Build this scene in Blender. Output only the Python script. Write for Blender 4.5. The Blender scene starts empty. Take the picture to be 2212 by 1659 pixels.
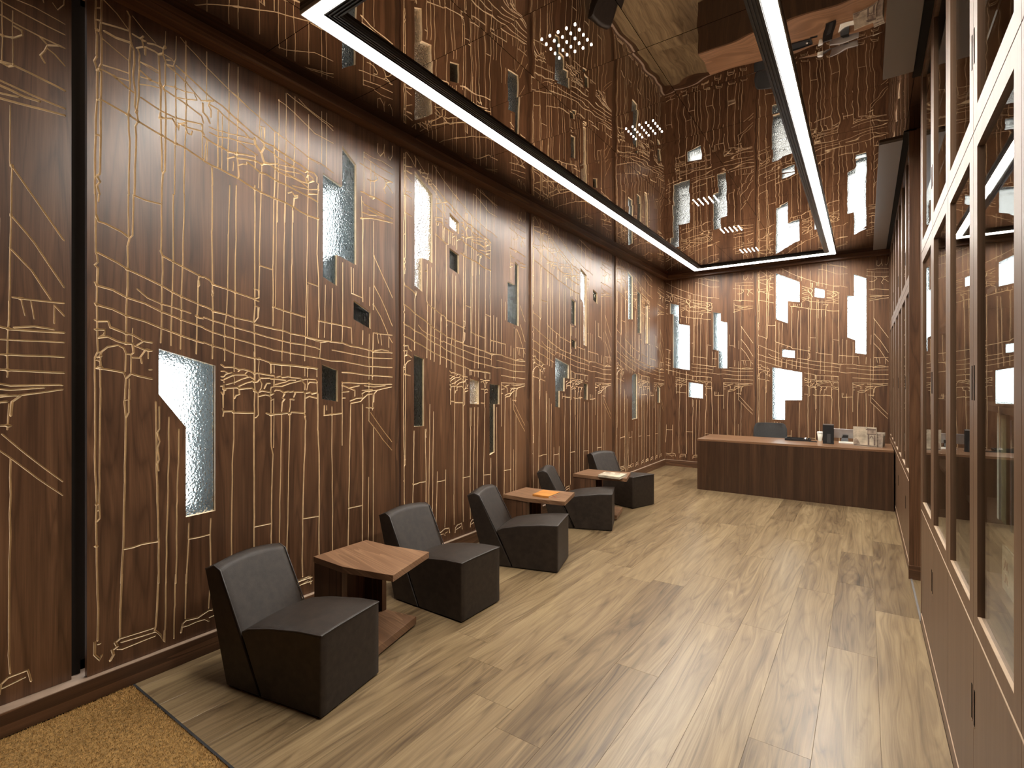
import bpy, bmesh, math, random
import numpy as np
from mathutils import Vector, Matrix
from mathutils.geometry import delaunay_2d_cdt

# ------------------------------------------------------------------ camera, world, exposure
scene = bpy.context.scene
C = scene.collection
EYE = 1.6
YAW = math.radians(34.78)
cam_data = bpy.data.cameras.new('camera')
cam_data.sensor_width = 36.0
cam_data.lens = 36.0 * 1100.0 / 2212.0
cam_data.shift_y = -2.5 / 2212.0
cam_data.clip_start = 0.02
cam = bpy.data.objects.new('camera', cam_data)
C.objects.link(cam)
cam.location = (0, 0, EYE)
cam.rotation_euler = (math.pi / 2, 0, YAW)
scene.camera = cam

world = bpy.data.worlds.new('daylight')
scene.world = world
world.use_nodes = True
wb = world.node_tree.nodes['Background']
wb.inputs['Color'].default_value = (0.93, 0.97, 1.0, 1)
wb.inputs['Strength'].default_value = 4.5

LED_STRENGTH = 112.0
scene.view_settings.view_transform = 'Standard'
scene.view_settings.look = 'None'
scene.view_settings.gamma = 1.0
scene.view_settings.use_curve_mapping = False
scene.view_settings.exposure = 0.0
scene.cycles.use_denoising = True
scene.cycles.max_bounces = 5
scene.cycles.diffuse_bounces = 2
scene.cycles.glossy_bounces = 4
scene.cycles.transmission_bounces = 5
scene.cycles.transparent_max_bounces = 10
scene.cycles.adaptive_threshold = 0.1
scene.cycles.sample_clamp_indirect = 6.0

# ------------------------------------------------------------------ room measures (metres)
XW = -3.22          # face of the carved left panels
YB = 9.85           # face of the carved back panels
XR = 0.305          # face of the cabinets on the right
ZC = 3.665          # mirror ceiling
ZT = 3.595          # underside of the cornice
YF = -1.3           # wall behind the camera
PASS0, PASS1 = 4.37, 5.28   # passage between the two cabinet runs

cs, sn = math.cos(YAW), math.sin(YAW)
def at(px, py, z=None, y=None):
    """point of the place seen at a pixel of the 2212 x 1659 frame, on height z or on depth y"""
    xc = (px - 1106.0) / 1100.0; yc = -(py - 827.0) / 1100.0
    d = Vector((xc * cs - sn, xc * sn + cs, yc))
    t = (z - EYE) / d.z if z is not None else y / d.y
    return Vector((0, 0, EYE)) + d * t

# ------------------------------------------------------------------ mesh helpers
def link(name, me, mat=None, parent=None):
    o = bpy.data.objects.new(name, me)
    C.objects.link(o)
    if mat is not None:
        for m in (mat if isinstance(mat, (list, tuple)) else [mat]):
            me.materials.append(m)
    if parent is not None:
        o.parent = parent
    return o

def empty(name, loc=(0, 0, 0), rz=0.0):
    o = bpy.data.objects.new(name, None)
    o.empty_display_size = 0.1
    C.objects.link(o)
    o.location = loc
    o.rotation_euler = (0, 0, rz)
    return o

def tag(o, label=None, cat=None, group=None, kind=None):
    if label: o['label'] = label
    if cat: o['category'] = cat
    if group: o['group'] = group
    if kind: o['kind'] = kind
    return o

class MB:
    def __init__(s):
        s.v = []; s.f = []; s.m = []; s.sm = []
    def add(s, verts, faces, mi=0, smooth=False):
        b = len(s.v)
        s.v += [tuple(p) for p in verts]
        s.f += [tuple(b + i for i in f) for f in faces]
        s.m += [mi] * len(faces); s.sm += [smooth] * len(faces)
        return s
    def box(s, x0, x1, y0, y1, z0, z1, mi=0):
        return s.add([(x0,y0,z0),(x1,y0,z0),(x1,y1,z0),(x0,y1,z0),(x0,y0,z1),(x1,y0,z1),(x1,y1,z1),(x0,y1,z1)],
                     [(0,3,2,1),(4,5,6,7),(0,1,5,4),(1,2,6,5),(2,3,7,6),(3,0,4,7)], mi)
    def prism(s, pts, z0, z1, mi=0):
        n = len(pts)
        return s.add([(p[0],p[1],z0) for p in pts] + [(p[0],p[1],z1) for p in pts],
                     [tuple(range(n-1,-1,-1)), tuple(range(n,2*n))] + [(i,(i+1)%n,n+(i+1)%n,n+i) for i in range(n)], mi)
    def loft(s, rings, mi=0, smooth=True, caps=True):
        n = len(rings[0]); b = []
        for r in rings: b += list(r)
        fs = []
        for k in range(len(rings)-1):
            for i in range(n):
                j = (i+1) % n
                fs.append((k*n+i, k*n+j, (k+1)*n+j, (k+1)*n+i))
        s.add(b, fs, mi, smooth)
        if caps:
            s.add(rings[0], [tuple(range(n-1,-1,-1))], mi, False); s.add(rings[-1], [tuple(range(n))], mi, False)
        return s
    def tube(s, pts, r, seg=6, mi=0):
        rings = []
        P = [Vector(p) for p in pts]
        for i, p in enumerate(P):
            d = (P[min(i+1,len(P)-1)] - P[max(i-1,0)]).normalized()
            a = d.cross(Vector((0,0,1)))
            if a.length < 1e-3: a = d.cross(Vector((1,0,0)))
            a.normalize(); b = d.cross(a)
            rings.append([p + a*r*math.cos(2*math.pi*k/seg) + b*r*math.sin(2*math.pi*k/seg) for k in range(seg)])
        return s.loft(rings, mi)
    def lathe(s, prof, cx=0, cy=0, seg=20, mi=0):
        rings = [[(cx+r*math.cos(2*math.pi*k/seg), cy+r*math.sin(2*math.pi*k/seg), z) for k in range(seg)] for r, z in prof]
        return s.loft(rings, mi)
    def mesh(s, name):
        me = bpy.data.meshes.new(name)
        me.from_pydata(s.v, [], s.f)
        me.polygons.foreach_set('material_index', s.m)
        me.polygons.foreach_set('use_smooth', s.sm)
        me.validate(); me.update()
        bm = bmesh.new(); bm.from_mesh(me)
        bmesh.ops.recalc_face_normals(bm, faces=bm.faces)
        bm.to_mesh(me); bm.free()
        return me
    def build(s, name, mat, parent=None, bevel=0.0, seg=2):
        o = link(name, s.mesh(name), mat, parent)
        if bevel:
            md = o.modifiers.new('bevel', 'BEVEL'); md.width = bevel; md.segments = seg; md.limit_method = 'ANGLE'
            md.harden_normals = False
        return o

def box(name, x0, x1, y0, y1, z0, z1, mat, parent=None, bevel=0.0):
    return MB().box(x0, x1, y0, y1, z0, z1).build(name, mat, parent, bevel)

def copy_tree(o, parent=None):
    c = o.copy(); C.objects.link(c)
    if parent is not None:
        c.parent = parent; c.matrix_parent_inverse = o.matrix_parent_inverse.copy()
    for ch in o.children:
        copy_tree(ch, c)
    return c

# ------------------------------------------------------------------ materials
def nt_new(name):
    m = bpy.data.materials.new(name); m.use_nodes = True
    nt = m.node_tree; nt.nodes.clear()
    out = nt.nodes.new('ShaderNodeOutputMaterial')
    return m, nt, out
def N(nt, kind, **kw):
    n = nt.nodes.new(kind)
    for k, v in kw.items():
        if k in n.inputs: n.inputs[k].default_value = v
        else: setattr(n, k, v)
    return n
def math_n(nt, op, a, b=None, c=None):
    n = nt.nodes.new('ShaderNodeMath'); n.operation = op
    for i, q in enumerate((a, b, c)):
        if q is None: continue
        if hasattr(q, 'is_output') or hasattr(q, 'links'): nt.links.new(q, n.inputs[i])
        else: n.inputs[i].default_value = q
    return n.outputs[0]
def ramp(nt, fac, stops):
    r = nt.nodes.new('ShaderNodeValToRGB')
    e = r.color_ramp.elements
    while len(e) < len(stops): e.new(0.5)
    for k, (p, col) in enumerate(stops):
        e[k].position = p; e[k].color = (*col, 1)
    nt.links.new(fac, r.inputs['Fac'])
    return r.outputs['Color']
def principled(nt, out, **kw):
    b = nt.nodes.new('ShaderNodeBsdfPrincipled')
    for k, v in kw.items(): b.inputs[k].default_value = v
    nt.links.new(b.outputs[0], out.inputs['Surface'])
    return b

def plain(name, col, rough=0.5, metal=0.0, bump=0.0, scale=200.0, spec=0.5, var=0.08):
    m, nt, out = nt_new(name)
    b = principled(nt, out, Roughness=rough, Metallic=metal)
    b.inputs['Specular IOR Level'].default_value = spec
    tc = N(nt, 'ShaderNodeTexCoord')
    n = N(nt, 'ShaderNodeTexNoise', Scale=scale * 0.1, Detail=3.0)
    nt.links.new(tc.outputs['Object'], n.inputs['Vector'])
    lo = tuple(c * (1 - var) for c in col); hi = tuple(min(1, c * (1 + var)) for c in col)
    nt.links.new(ramp(nt, n.outputs['Fac'], [(0.3, lo), (0.7, hi)]), b.inputs['Base Color'])
    if bump:
        n2 = N(nt, 'ShaderNodeTexNoise', Scale=scale, Detail=4.0)
        nt.links.new(tc.outputs['Object'], n2.inputs['Vector'])
        bp = N(nt, 'ShaderNodeBump', Strength=bump, Distance=0.002)
        nt.links.new(n2.outputs['Fac'], bp.inputs['Height'])
        nt.links.new(bp.outputs['Normal'], b.inputs['Normal'])
    return m

def wood(name, stops, across=(1, 1, 0), along=(0, 0, 1), leaf=0.0, rings=16.0, k1=4.0, k2=0.45,
         rough=0.4, fibre=0.35, rnd=False, tint=0.12, spec=0.5, bump=0.15, fig=0.55, soft=False, streak=0.0):
    m, nt, out = nt_new(name)
    b = principled(nt, out, Roughness=rough)
    b.inputs['Specular IOR Level'].default_value = spec
    tc = N(nt, 'ShaderNodeTexCoord')
    def dot(vec):
        n = nt.nodes.new('ShaderNodeVectorMath'); n.operation = 'DOT_PRODUCT'
        nt.links.new(tc.outputs['Object'], n.inputs[0]); n.inputs[1].default_value = vec
        return n.outputs['Value']
    ac = dot(across); al = dot(along)
    off = 0.0
    if rnd:
        oi = N(nt, 'ShaderNodeObjectInfo')
        off = math_n(nt, 'MULTIPLY', oi.outputs['Random'], 53.7)
    a = math_n(nt, 'PINGPONG', ac, leaf) if leaf else ac
    seed = off
    if leaf:
        lf = math_n(nt, 'FLOOR', math_n(nt, 'DIVIDE', ac, leaf * 4.0))
        wn = N(nt, 'ShaderNodeTexWhiteNoise', noise_dimensions='1D')
        nt.links.new(lf, wn.inputs['W'])
        seed = math_n(nt, 'MULTIPLY', wn.outputs['Value'], 17.0)
        if rnd: seed = math_n(nt, 'ADD', seed, off)
    def vec(x, y, z):
        c = nt.nodes.new('ShaderNodeCombineXYZ')
        for i, q in enumerate((x, y, z)):
            if hasattr(q, 'links'): nt.links.new(q, c.inputs[i])
            else: c.inputs[i].default_value = q
        return c.outputs[0]
    v1 = vec(math_n(nt, 'MULTIPLY', a, k1), math_n(nt, 'MULTIPLY', al, k2), seed)
    n1 = N(nt, 'ShaderNodeTexNoise', Scale=1.0, Detail=2.0, Roughness=0.45, Distortion=0.25)
    nt.links.new(v1, n1.inputs['Vector'])
    ring = math_n(nt, 'FRACT', math_n(nt, 'MULTIPLY', n1.outputs['Fac'], rings))
    if soft:      # thin dark late-wood lines with soft flanks
        ring = math_n(nt, 'PINGPONG', math_n(nt, 'MULTIPLY', n1.outputs['Fac'], rings), 1.0)
        ring = math_n(nt, 'SUBTRACT', 1.0, math_n(nt, 'POWER', ring, 3.5))
    else:
        ring = math_n(nt, 'POWER', ring, 1.6)
    v2 = vec(math_n(nt, 'MULTIPLY', ac, 170.0), math_n(nt, 'MULTIPLY', al, 3.5), seed)
    n2 = N(nt, 'ShaderNodeTexNoise', Scale=1.0, Detail=3.0, Roughness=0.65)
    nt.links.new(v2, n2.inputs['Vector'])
    v3 = vec(math_n(nt, 'MULTIPLY', ac, 14.0), math_n(nt, 'MULTIPLY', al, 0.5), seed)
    n3 = N(nt, 'ShaderNodeTexNoise', Scale=1.0, Detail=2.0)
    nt.links.new(v3, n3.inputs['Vector'])
    f = math_n(nt, 'MULTIPLY', ring, fig * 0.55)
    f = math_n(nt, 'MULTIPLY_ADD', n2.outputs['Fac'], fibre, f)
    f = math_n(nt, 'MULTIPLY_ADD', n3.outputs['Fac'], 0.62 - fibre * 0.4, f)
    if streak:
        v4 = vec(math_n(nt, 'MULTIPLY', math_n(nt, 'MULTIPLY_ADD', n1.outputs['Fac'], 0.5, ac), 48.0), math_n(nt, 'MULTIPLY', al, 1.3), seed)
        n4 = N(nt, 'ShaderNodeTexNoise', Scale=1.0, Detail=2.0, Roughness=0.6)
        nt.links.new(v4, n4.inputs['Vector'])
        f = math_n(nt, 'MULTIPLY_ADD', n4.outputs['Fac'], streak, math_n(nt, 'SUBTRACT', f, streak * 0.5))
    if rnd:
        wn2 = N(nt, 'ShaderNodeTexWhiteNoise', noise_dimensions='1D')
        nt.links.new(off, wn2.inputs['W'])
        f = math_n(nt, 'ADD', f, math_n(nt, 'MULTIPLY_ADD', wn2.outputs['Value'], tint * 2, -tint))
    elif leaf:
        f = math_n(nt, 'ADD', f, math_n(nt, 'MULTIPLY_ADD', wn.outputs['Value'], tint, -tint * 0.5))
    nt.links.new(ramp(nt, f, stops), b.inputs['Base Color'])
    if bump:
        bp = N(nt, 'ShaderNodeBump', Strength=bump, Distance=0.0006)
        nt.links.new(n2.outputs['Fac'], bp.inputs['Height'])
        nt.links.new(bp.outputs['Normal'], b.inputs['Normal'])
    return m

WAL = [(0.15, (0.031, 0.0132, 0.0062)), (0.42, (0.077, 0.0350, 0.0167)), (0.62, (0.135, 0.0635, 0.0305)), (0.9, (0.230, 0.117, 0.058))]
M = {}
M['walnut'] = wood('walnut_veneer', WAL, leaf=0.155, rings=26, k1=5.0, k2=0.40, rough=0.335, tint=0.2, spec=0.62, bump=0.05, soft=True, fig=0.30, streak=0.45)
M['walnut_back'] = wood('walnut_veneer_back', WAL, leaf=0.155, rings=26, k1=5.0, k2=0.40, rough=0.46, tint=0.2, spec=0.3, bump=0.05, soft=True, fig=0.34, streak=0.45)
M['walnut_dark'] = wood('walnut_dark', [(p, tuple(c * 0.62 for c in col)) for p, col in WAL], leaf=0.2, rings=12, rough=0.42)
M['walnut_straight'] = wood('walnut_straight', [(p, tuple(c * 0.5 for c in col)) for p, col in WAL], rings=4, k1=11, k2=0.15, fig=0.25, fibre=0.5, rough=0.34)
M['walnut_y'] = wood('walnut_along_y', WAL, across=(1, 0, 1), along=(0, 1, 0), rings=8, k1=8, k2=0.3, rough=0.4)
M['walnut_x'] = wood('walnut_along_x', WAL, across=(0, 1, 1), along=(1, 0, 0), rings=8, k1=8, k2=0.3, rough=0.4)
TOP = [(0.15, (0.09, 0.043, 0.02)), (0.45, (0.17, 0.086, 0.043)), (0.7, (0.25, 0.135, 0.07)), (0.95, (0.34, 0.2, 0.11))]
M['table_wood'] = wood('table_wood', TOP, across=(0.2, 1, 1), along=(1, 0.1, 0), rings=9, k1=9, k2=0.7, rough=0.38, rnd=True, tint=0.05)
M['table_side'] = wood('table_side_wood', WAL, rings=6, k1=8, k2=0.4, rough=0.45)
M['base_y'] = wood('skirting_wood', WAL, across=(1, 0, 1), along=(0, 1, 0), rings=8, k1=8, k2=0.3, rough=0.4)
M['desk_top'] = wood('desk_top_wood', TOP, across=(0, 1, 1), along=(1, 0, 0), rings=8, k1=7, k2=0.35, rough=0.3)
OAK = [(0.10, (0.052, 0.032, 0.0155)), (0.36, (0.133, 0.087, 0.044)), (0.60, (0.218, 0.150, 0.078)), (0.92, (0.33, 0.240, 0.130))]
M['plank'] = wood('floor_plank', OAK, across=(1, 0, 0), along=(0, 1, 0), rings=19, k1=5.5, k2=0.55, rough=0.31, rnd=True, tint=0.13, fibre=0.36, fig=0.32, soft=True, streak=0.8)
M['groove'] = plain('carved_pale_wood', (0.76, 0.58, 0.365), rough=0.5, var=0.12)
CAB = [(0.15, (0.075, 0.040, 0.022)), (0.45, (0.125, 0.070, 0.040)), (0.7, (0.175, 0.104, 0.062)), (0.95, (0.235, 0.15, 0.094))]
M['cabinet'] = wood('cabinet_walnut', CAB, rings=3, k1=12, k2=0.12, fig=0.2, fibre=0.5, rough=0.42, spec=0.22)
M['cabinet_edge'] = plain('pale_edge', (0.46, 0.33, 0.22), rough=0.45)
M['painted_lit_ledge'] = plain('ledge_light_in_colour', (0.36, 0.255, 0.185), rough=0.45)  # paler than the skirting: light falling on its top is put into the colour
M['slot'] = plain('slot_dark', (0.006, 0.005, 0.004), rough=0.9, spec=0.05)
M['black'] = plain('black_plastic', (0.012, 0.012, 0.013), rough=0.4)
M['gap'] = plain('shadow_gap', (0.008, 0.006, 0.005), rough=0.9)
M['leather'] = plain('brown_leather', (0.024, 0.0165, 0.012), rough=0.5, bump=0.25, scale=260, var=0.3, spec=0.36)
M['leather_trim'] = plain('leather_piping', (0.028, 0.022, 0.019), rough=0.42)
M['rubber'] = plain('rubber_edge', (0.02, 0.02, 0.022), rough=0.6)
M['plaster'] = plain('grey_blue_plaster', (0.12, 0.14, 0.145), rough=0.8)
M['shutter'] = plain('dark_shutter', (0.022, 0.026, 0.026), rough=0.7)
M['soffit'] = plain('grey_soffit', (0.20, 0.175, 0.155), rough=0.32, bump=0.15, scale=8, spec=0.7)
M['white'] = plain('white_plastic', (0.82, 0.82, 0.80), rough=0.4)
M['paper'] = plain('paper', (0.72, 0.68, 0.58), rough=0.7)
M['cream_print'] = plain('cream_print', (0.50, 0.42, 0.31), rough=0.7, var=0.35, scale=120)
M['ink'] = plain('brown_ink', (0.16, 0.115, 0.09), rough=0.8, var=0.3, scale=400)
M['ink_pale'] = plain('pale_brown_ink', (0.29, 0.22, 0.165), rough=0.8, var=0.4, scale=300)
M['orange'] = plain('orange_leather', (0.50, 0.20, 0.035), rough=0.5, bump=0.2, var=0.2, scale=90)
M['red'] = plain('red_cloth', (0.42, 0.05, 0.03), rough=0.6)
M['brick_red'] = plain('brick_red_cloth', (0.22, 0.055, 0.03), rough=0.6)
M['olive'] = plain('olive_cloth', (0.22, 0.19, 0.085), rough=0.7, var=0.4, scale=60)
M['grey_metal'] = plain('grey_metal', (0.34, 0.32, 0.31), rough=0.35, metal=0.6)
M['charcoal'] = plain('charcoal_fabric', (0.045, 0.043, 0.042), rough=0.8, bump=0.2, scale=500)
M['chrome'] = plain('chrome', (0.7, 0.7, 0.7), rough=0.15, metal=1.0)
M['coir'] = plain('coir', (0.30, 0.17, 0.052), rough=0.9, var=0.45, scale=600)
M['coir_fibre'] = plain('coir_fibre', (0.46, 0.275, 0.09), rough=0.9, var=0.55, scale=900)
M['led_dark'] = plain('slot_diffuser_black', (0.035, 0.034, 0.034), rough=0.35, metal=0.3)
M['wall_plain'] = plain('dark_wall', (0.10, 0.065, 0.042), rough=0.6)

def emission(name, col, strength):
    m, nt, out = nt_new(name)
    e = N(nt, 'ShaderNodeEmission'); e.inputs['Color'].default_value = (*col, 1); e.inputs['Strength'].default_value = strength
    nt.links.new(e.outputs[0], out.inputs['Surface'])
    return m
M['led'] = emission('led_diffuser', (1.0, 0.945, 0.86), LED_STRENGTH)
M['spot'] = emission('spot_led', (1.0, 0.94, 0.84), 40.0)

def mirror():
    m, nt, out = nt_new('bronze_mirror')
    b = principled(nt, out, Roughness=0.015, Metallic=1.0)
    b.inputs['Base Color'].default_value = (0.33, 0.275, 0.235, 1)
    tc = N(nt, 'ShaderNodeTexCoord')
    oi = N(nt, 'ShaderNodeObjectInfo')
    v = nt.nodes.new('ShaderNodeVectorMath'); v.operation = 'ADD'
    nt.links.new(tc.outputs['Object'], v.inputs[0]); nt.links.new(oi.outputs['Location'], v.inputs[1])
    n = N(nt, 'ShaderNodeTexNoise', Scale=2.3, Detail=1.0, Roughness=0.4)
    nt.links.new(v.outputs[0], n.inputs['Vector'])
    bp = N(nt, 'ShaderNodeBump', Strength=1.0, Distance=0.0016)
    nt.links.new(n.outputs['Fac'], bp.inputs['Height'])
    nt.links.new(bp.outputs['Normal'], b.inputs['Normal'])
    return m
M['mirror'] = mirror()

def hammered():
    m, nt, out = nt_new('hammered_glass')
    b = principled(nt, out, Roughness=0.06, IOR=1.45)
    b.inputs['Transmission Weight'].default_value = 1.0
    b.inputs['Base Color'].default_value = (0.86, 0.93, 0.92, 1)
    tc = N(nt, 'ShaderNodeTexCoord')
    n = N(nt, 'ShaderNodeTexNoise', Scale=75.0, Detail=1.5, Roughness=0.5)
    nt.links.new(tc.outputs['Object'], n.inputs['Vector'])
    bp = N(nt, 'ShaderNodeBump', Strength=1.0, Distance=0.008)
    nt.links.new(n.outputs['Fac'], bp.inputs['Height'])
    nt.links.new(bp.outputs['Normal'], b.inputs['Normal'])
    return m
M['hammered'] = hammered()

def clear_glass():
    m, nt, out = nt_new('clear_glass')
    t = N(nt, 'ShaderNodeBsdfTransparent'); t.inputs['Color'].default_value = (0.95, 0.97, 0.955, 1)
    g = N(nt, 'ShaderNodeBsdfGlossy', Roughness=0.0)
    fr = N(nt, 'ShaderNodeFresnel', IOR=1.5)
    ge = N(nt, 'ShaderNodeNewGeometry')      # thin sheet: the same reflectance from either face
    nt.links.new(math_n(nt, 'MULTIPLY_ADD', ge.outputs['Backfacing'], 1 / 1.5 - 1.5, 1.5), fr.inputs['IOR'])
    mx = N(nt, 'ShaderNodeMixShader')
    nt.links.new(fr.outputs[0], mx.inputs[0]); nt.links.new(t.outputs[0], mx.inputs[1]); nt.links.new(g.outputs[0], mx.inputs[2])
    nt.links.new(mx.outputs[0], out.inputs['Surface'])
    return m
M['glass'] = clear_glass()

# ------------------------------------------------------------------ floor
random.seed(4)
floor = box('floor', -3.35, 1.7, YF - 0.1, YB + 0.1, -0.12, -0.0155, M['gap'])
tag(floor, kind='structure')
PW = 0.245
MAT_X0, MAT_X1, MAT_Y0, MAT_Y1 = -3.185, -0.68, -0.3, 1.068

def plank(x0, x1, y0, y1):
    cx, cy = (x0 + x1) / 2, (y0 + y1) / 2
    a, b, c = (x1 - x0) / 2 - 0.0003, (y1 - y0) / 2 - 0.0003, 0.0006
    mb = MB()
    lo = [(-a, -b, -0.015), (a, -b, -0.015), (a, b, -0.015), (-a, b, -0.015)]
    mi = [(-a, -b, -c), (a, -b, -c), (a, b, -c), (-a, b, -c)]
    up = [(-a + c, -b + c, 0), (a - c, -b + c, 0), (a - c, b - c, 0), (-a + c, b - c, 0)]
    mb.loft([lo, mi, up], smooth=False)
    o = mb.build('plank', M['plank'], floor)
    o.location = (cx, cy, 0)
k = 0
while True:
    x1 = 0.30 - PW * k; x0 = max(x1 - PW, -3.19)
    spans = [(YF, YB)] if x0 > MAT_X1 - 0.01 else [(YF, MAT_Y0 - 0.012), (MAT_Y1 + 0.012, YB)]
    fixed = {1: [3.64, 4.86, 5.75, 7.6], 3: [3.65, 5.9, 7.7], 8: [2.3, 4.2, 6.2, 8.1], 0: [2.55, 4.4, 6.3, 8.2], 2: [2.5, 4.55, 6.4, 8.3]}
    for y0, y1 in spans:
        cuts = [y0]
        if k in fixed:
            cuts += [c for c in fixed[k] if y0 + 0.3 < c < y1 - 0.3]
        else:
            y = y0 + random.uniform(0.5, 2.0)
            while y < y1 - 0.4:
                cuts.append(y); y += random.uniform(1.5, 2.2)
        cuts.append(y1)
        for a, b in zip(cuts[:-1], cuts[1:]):
            plank(x0, x1, a, b)
    k += 1
    if x0 <= -3.19: break
for j in range(5):          # planks of the passage between the cabinet runs
    plank(0.312 + j * PW, 0.312 + (j + 1) * PW, PASS0 - 0.02, PASS1 + 0.02)
tag(box('trim_1', 0.300, 0.312, PASS0, PASS1, -0.01, 0.004, M['grey_metal']), kind='structure')

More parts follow.
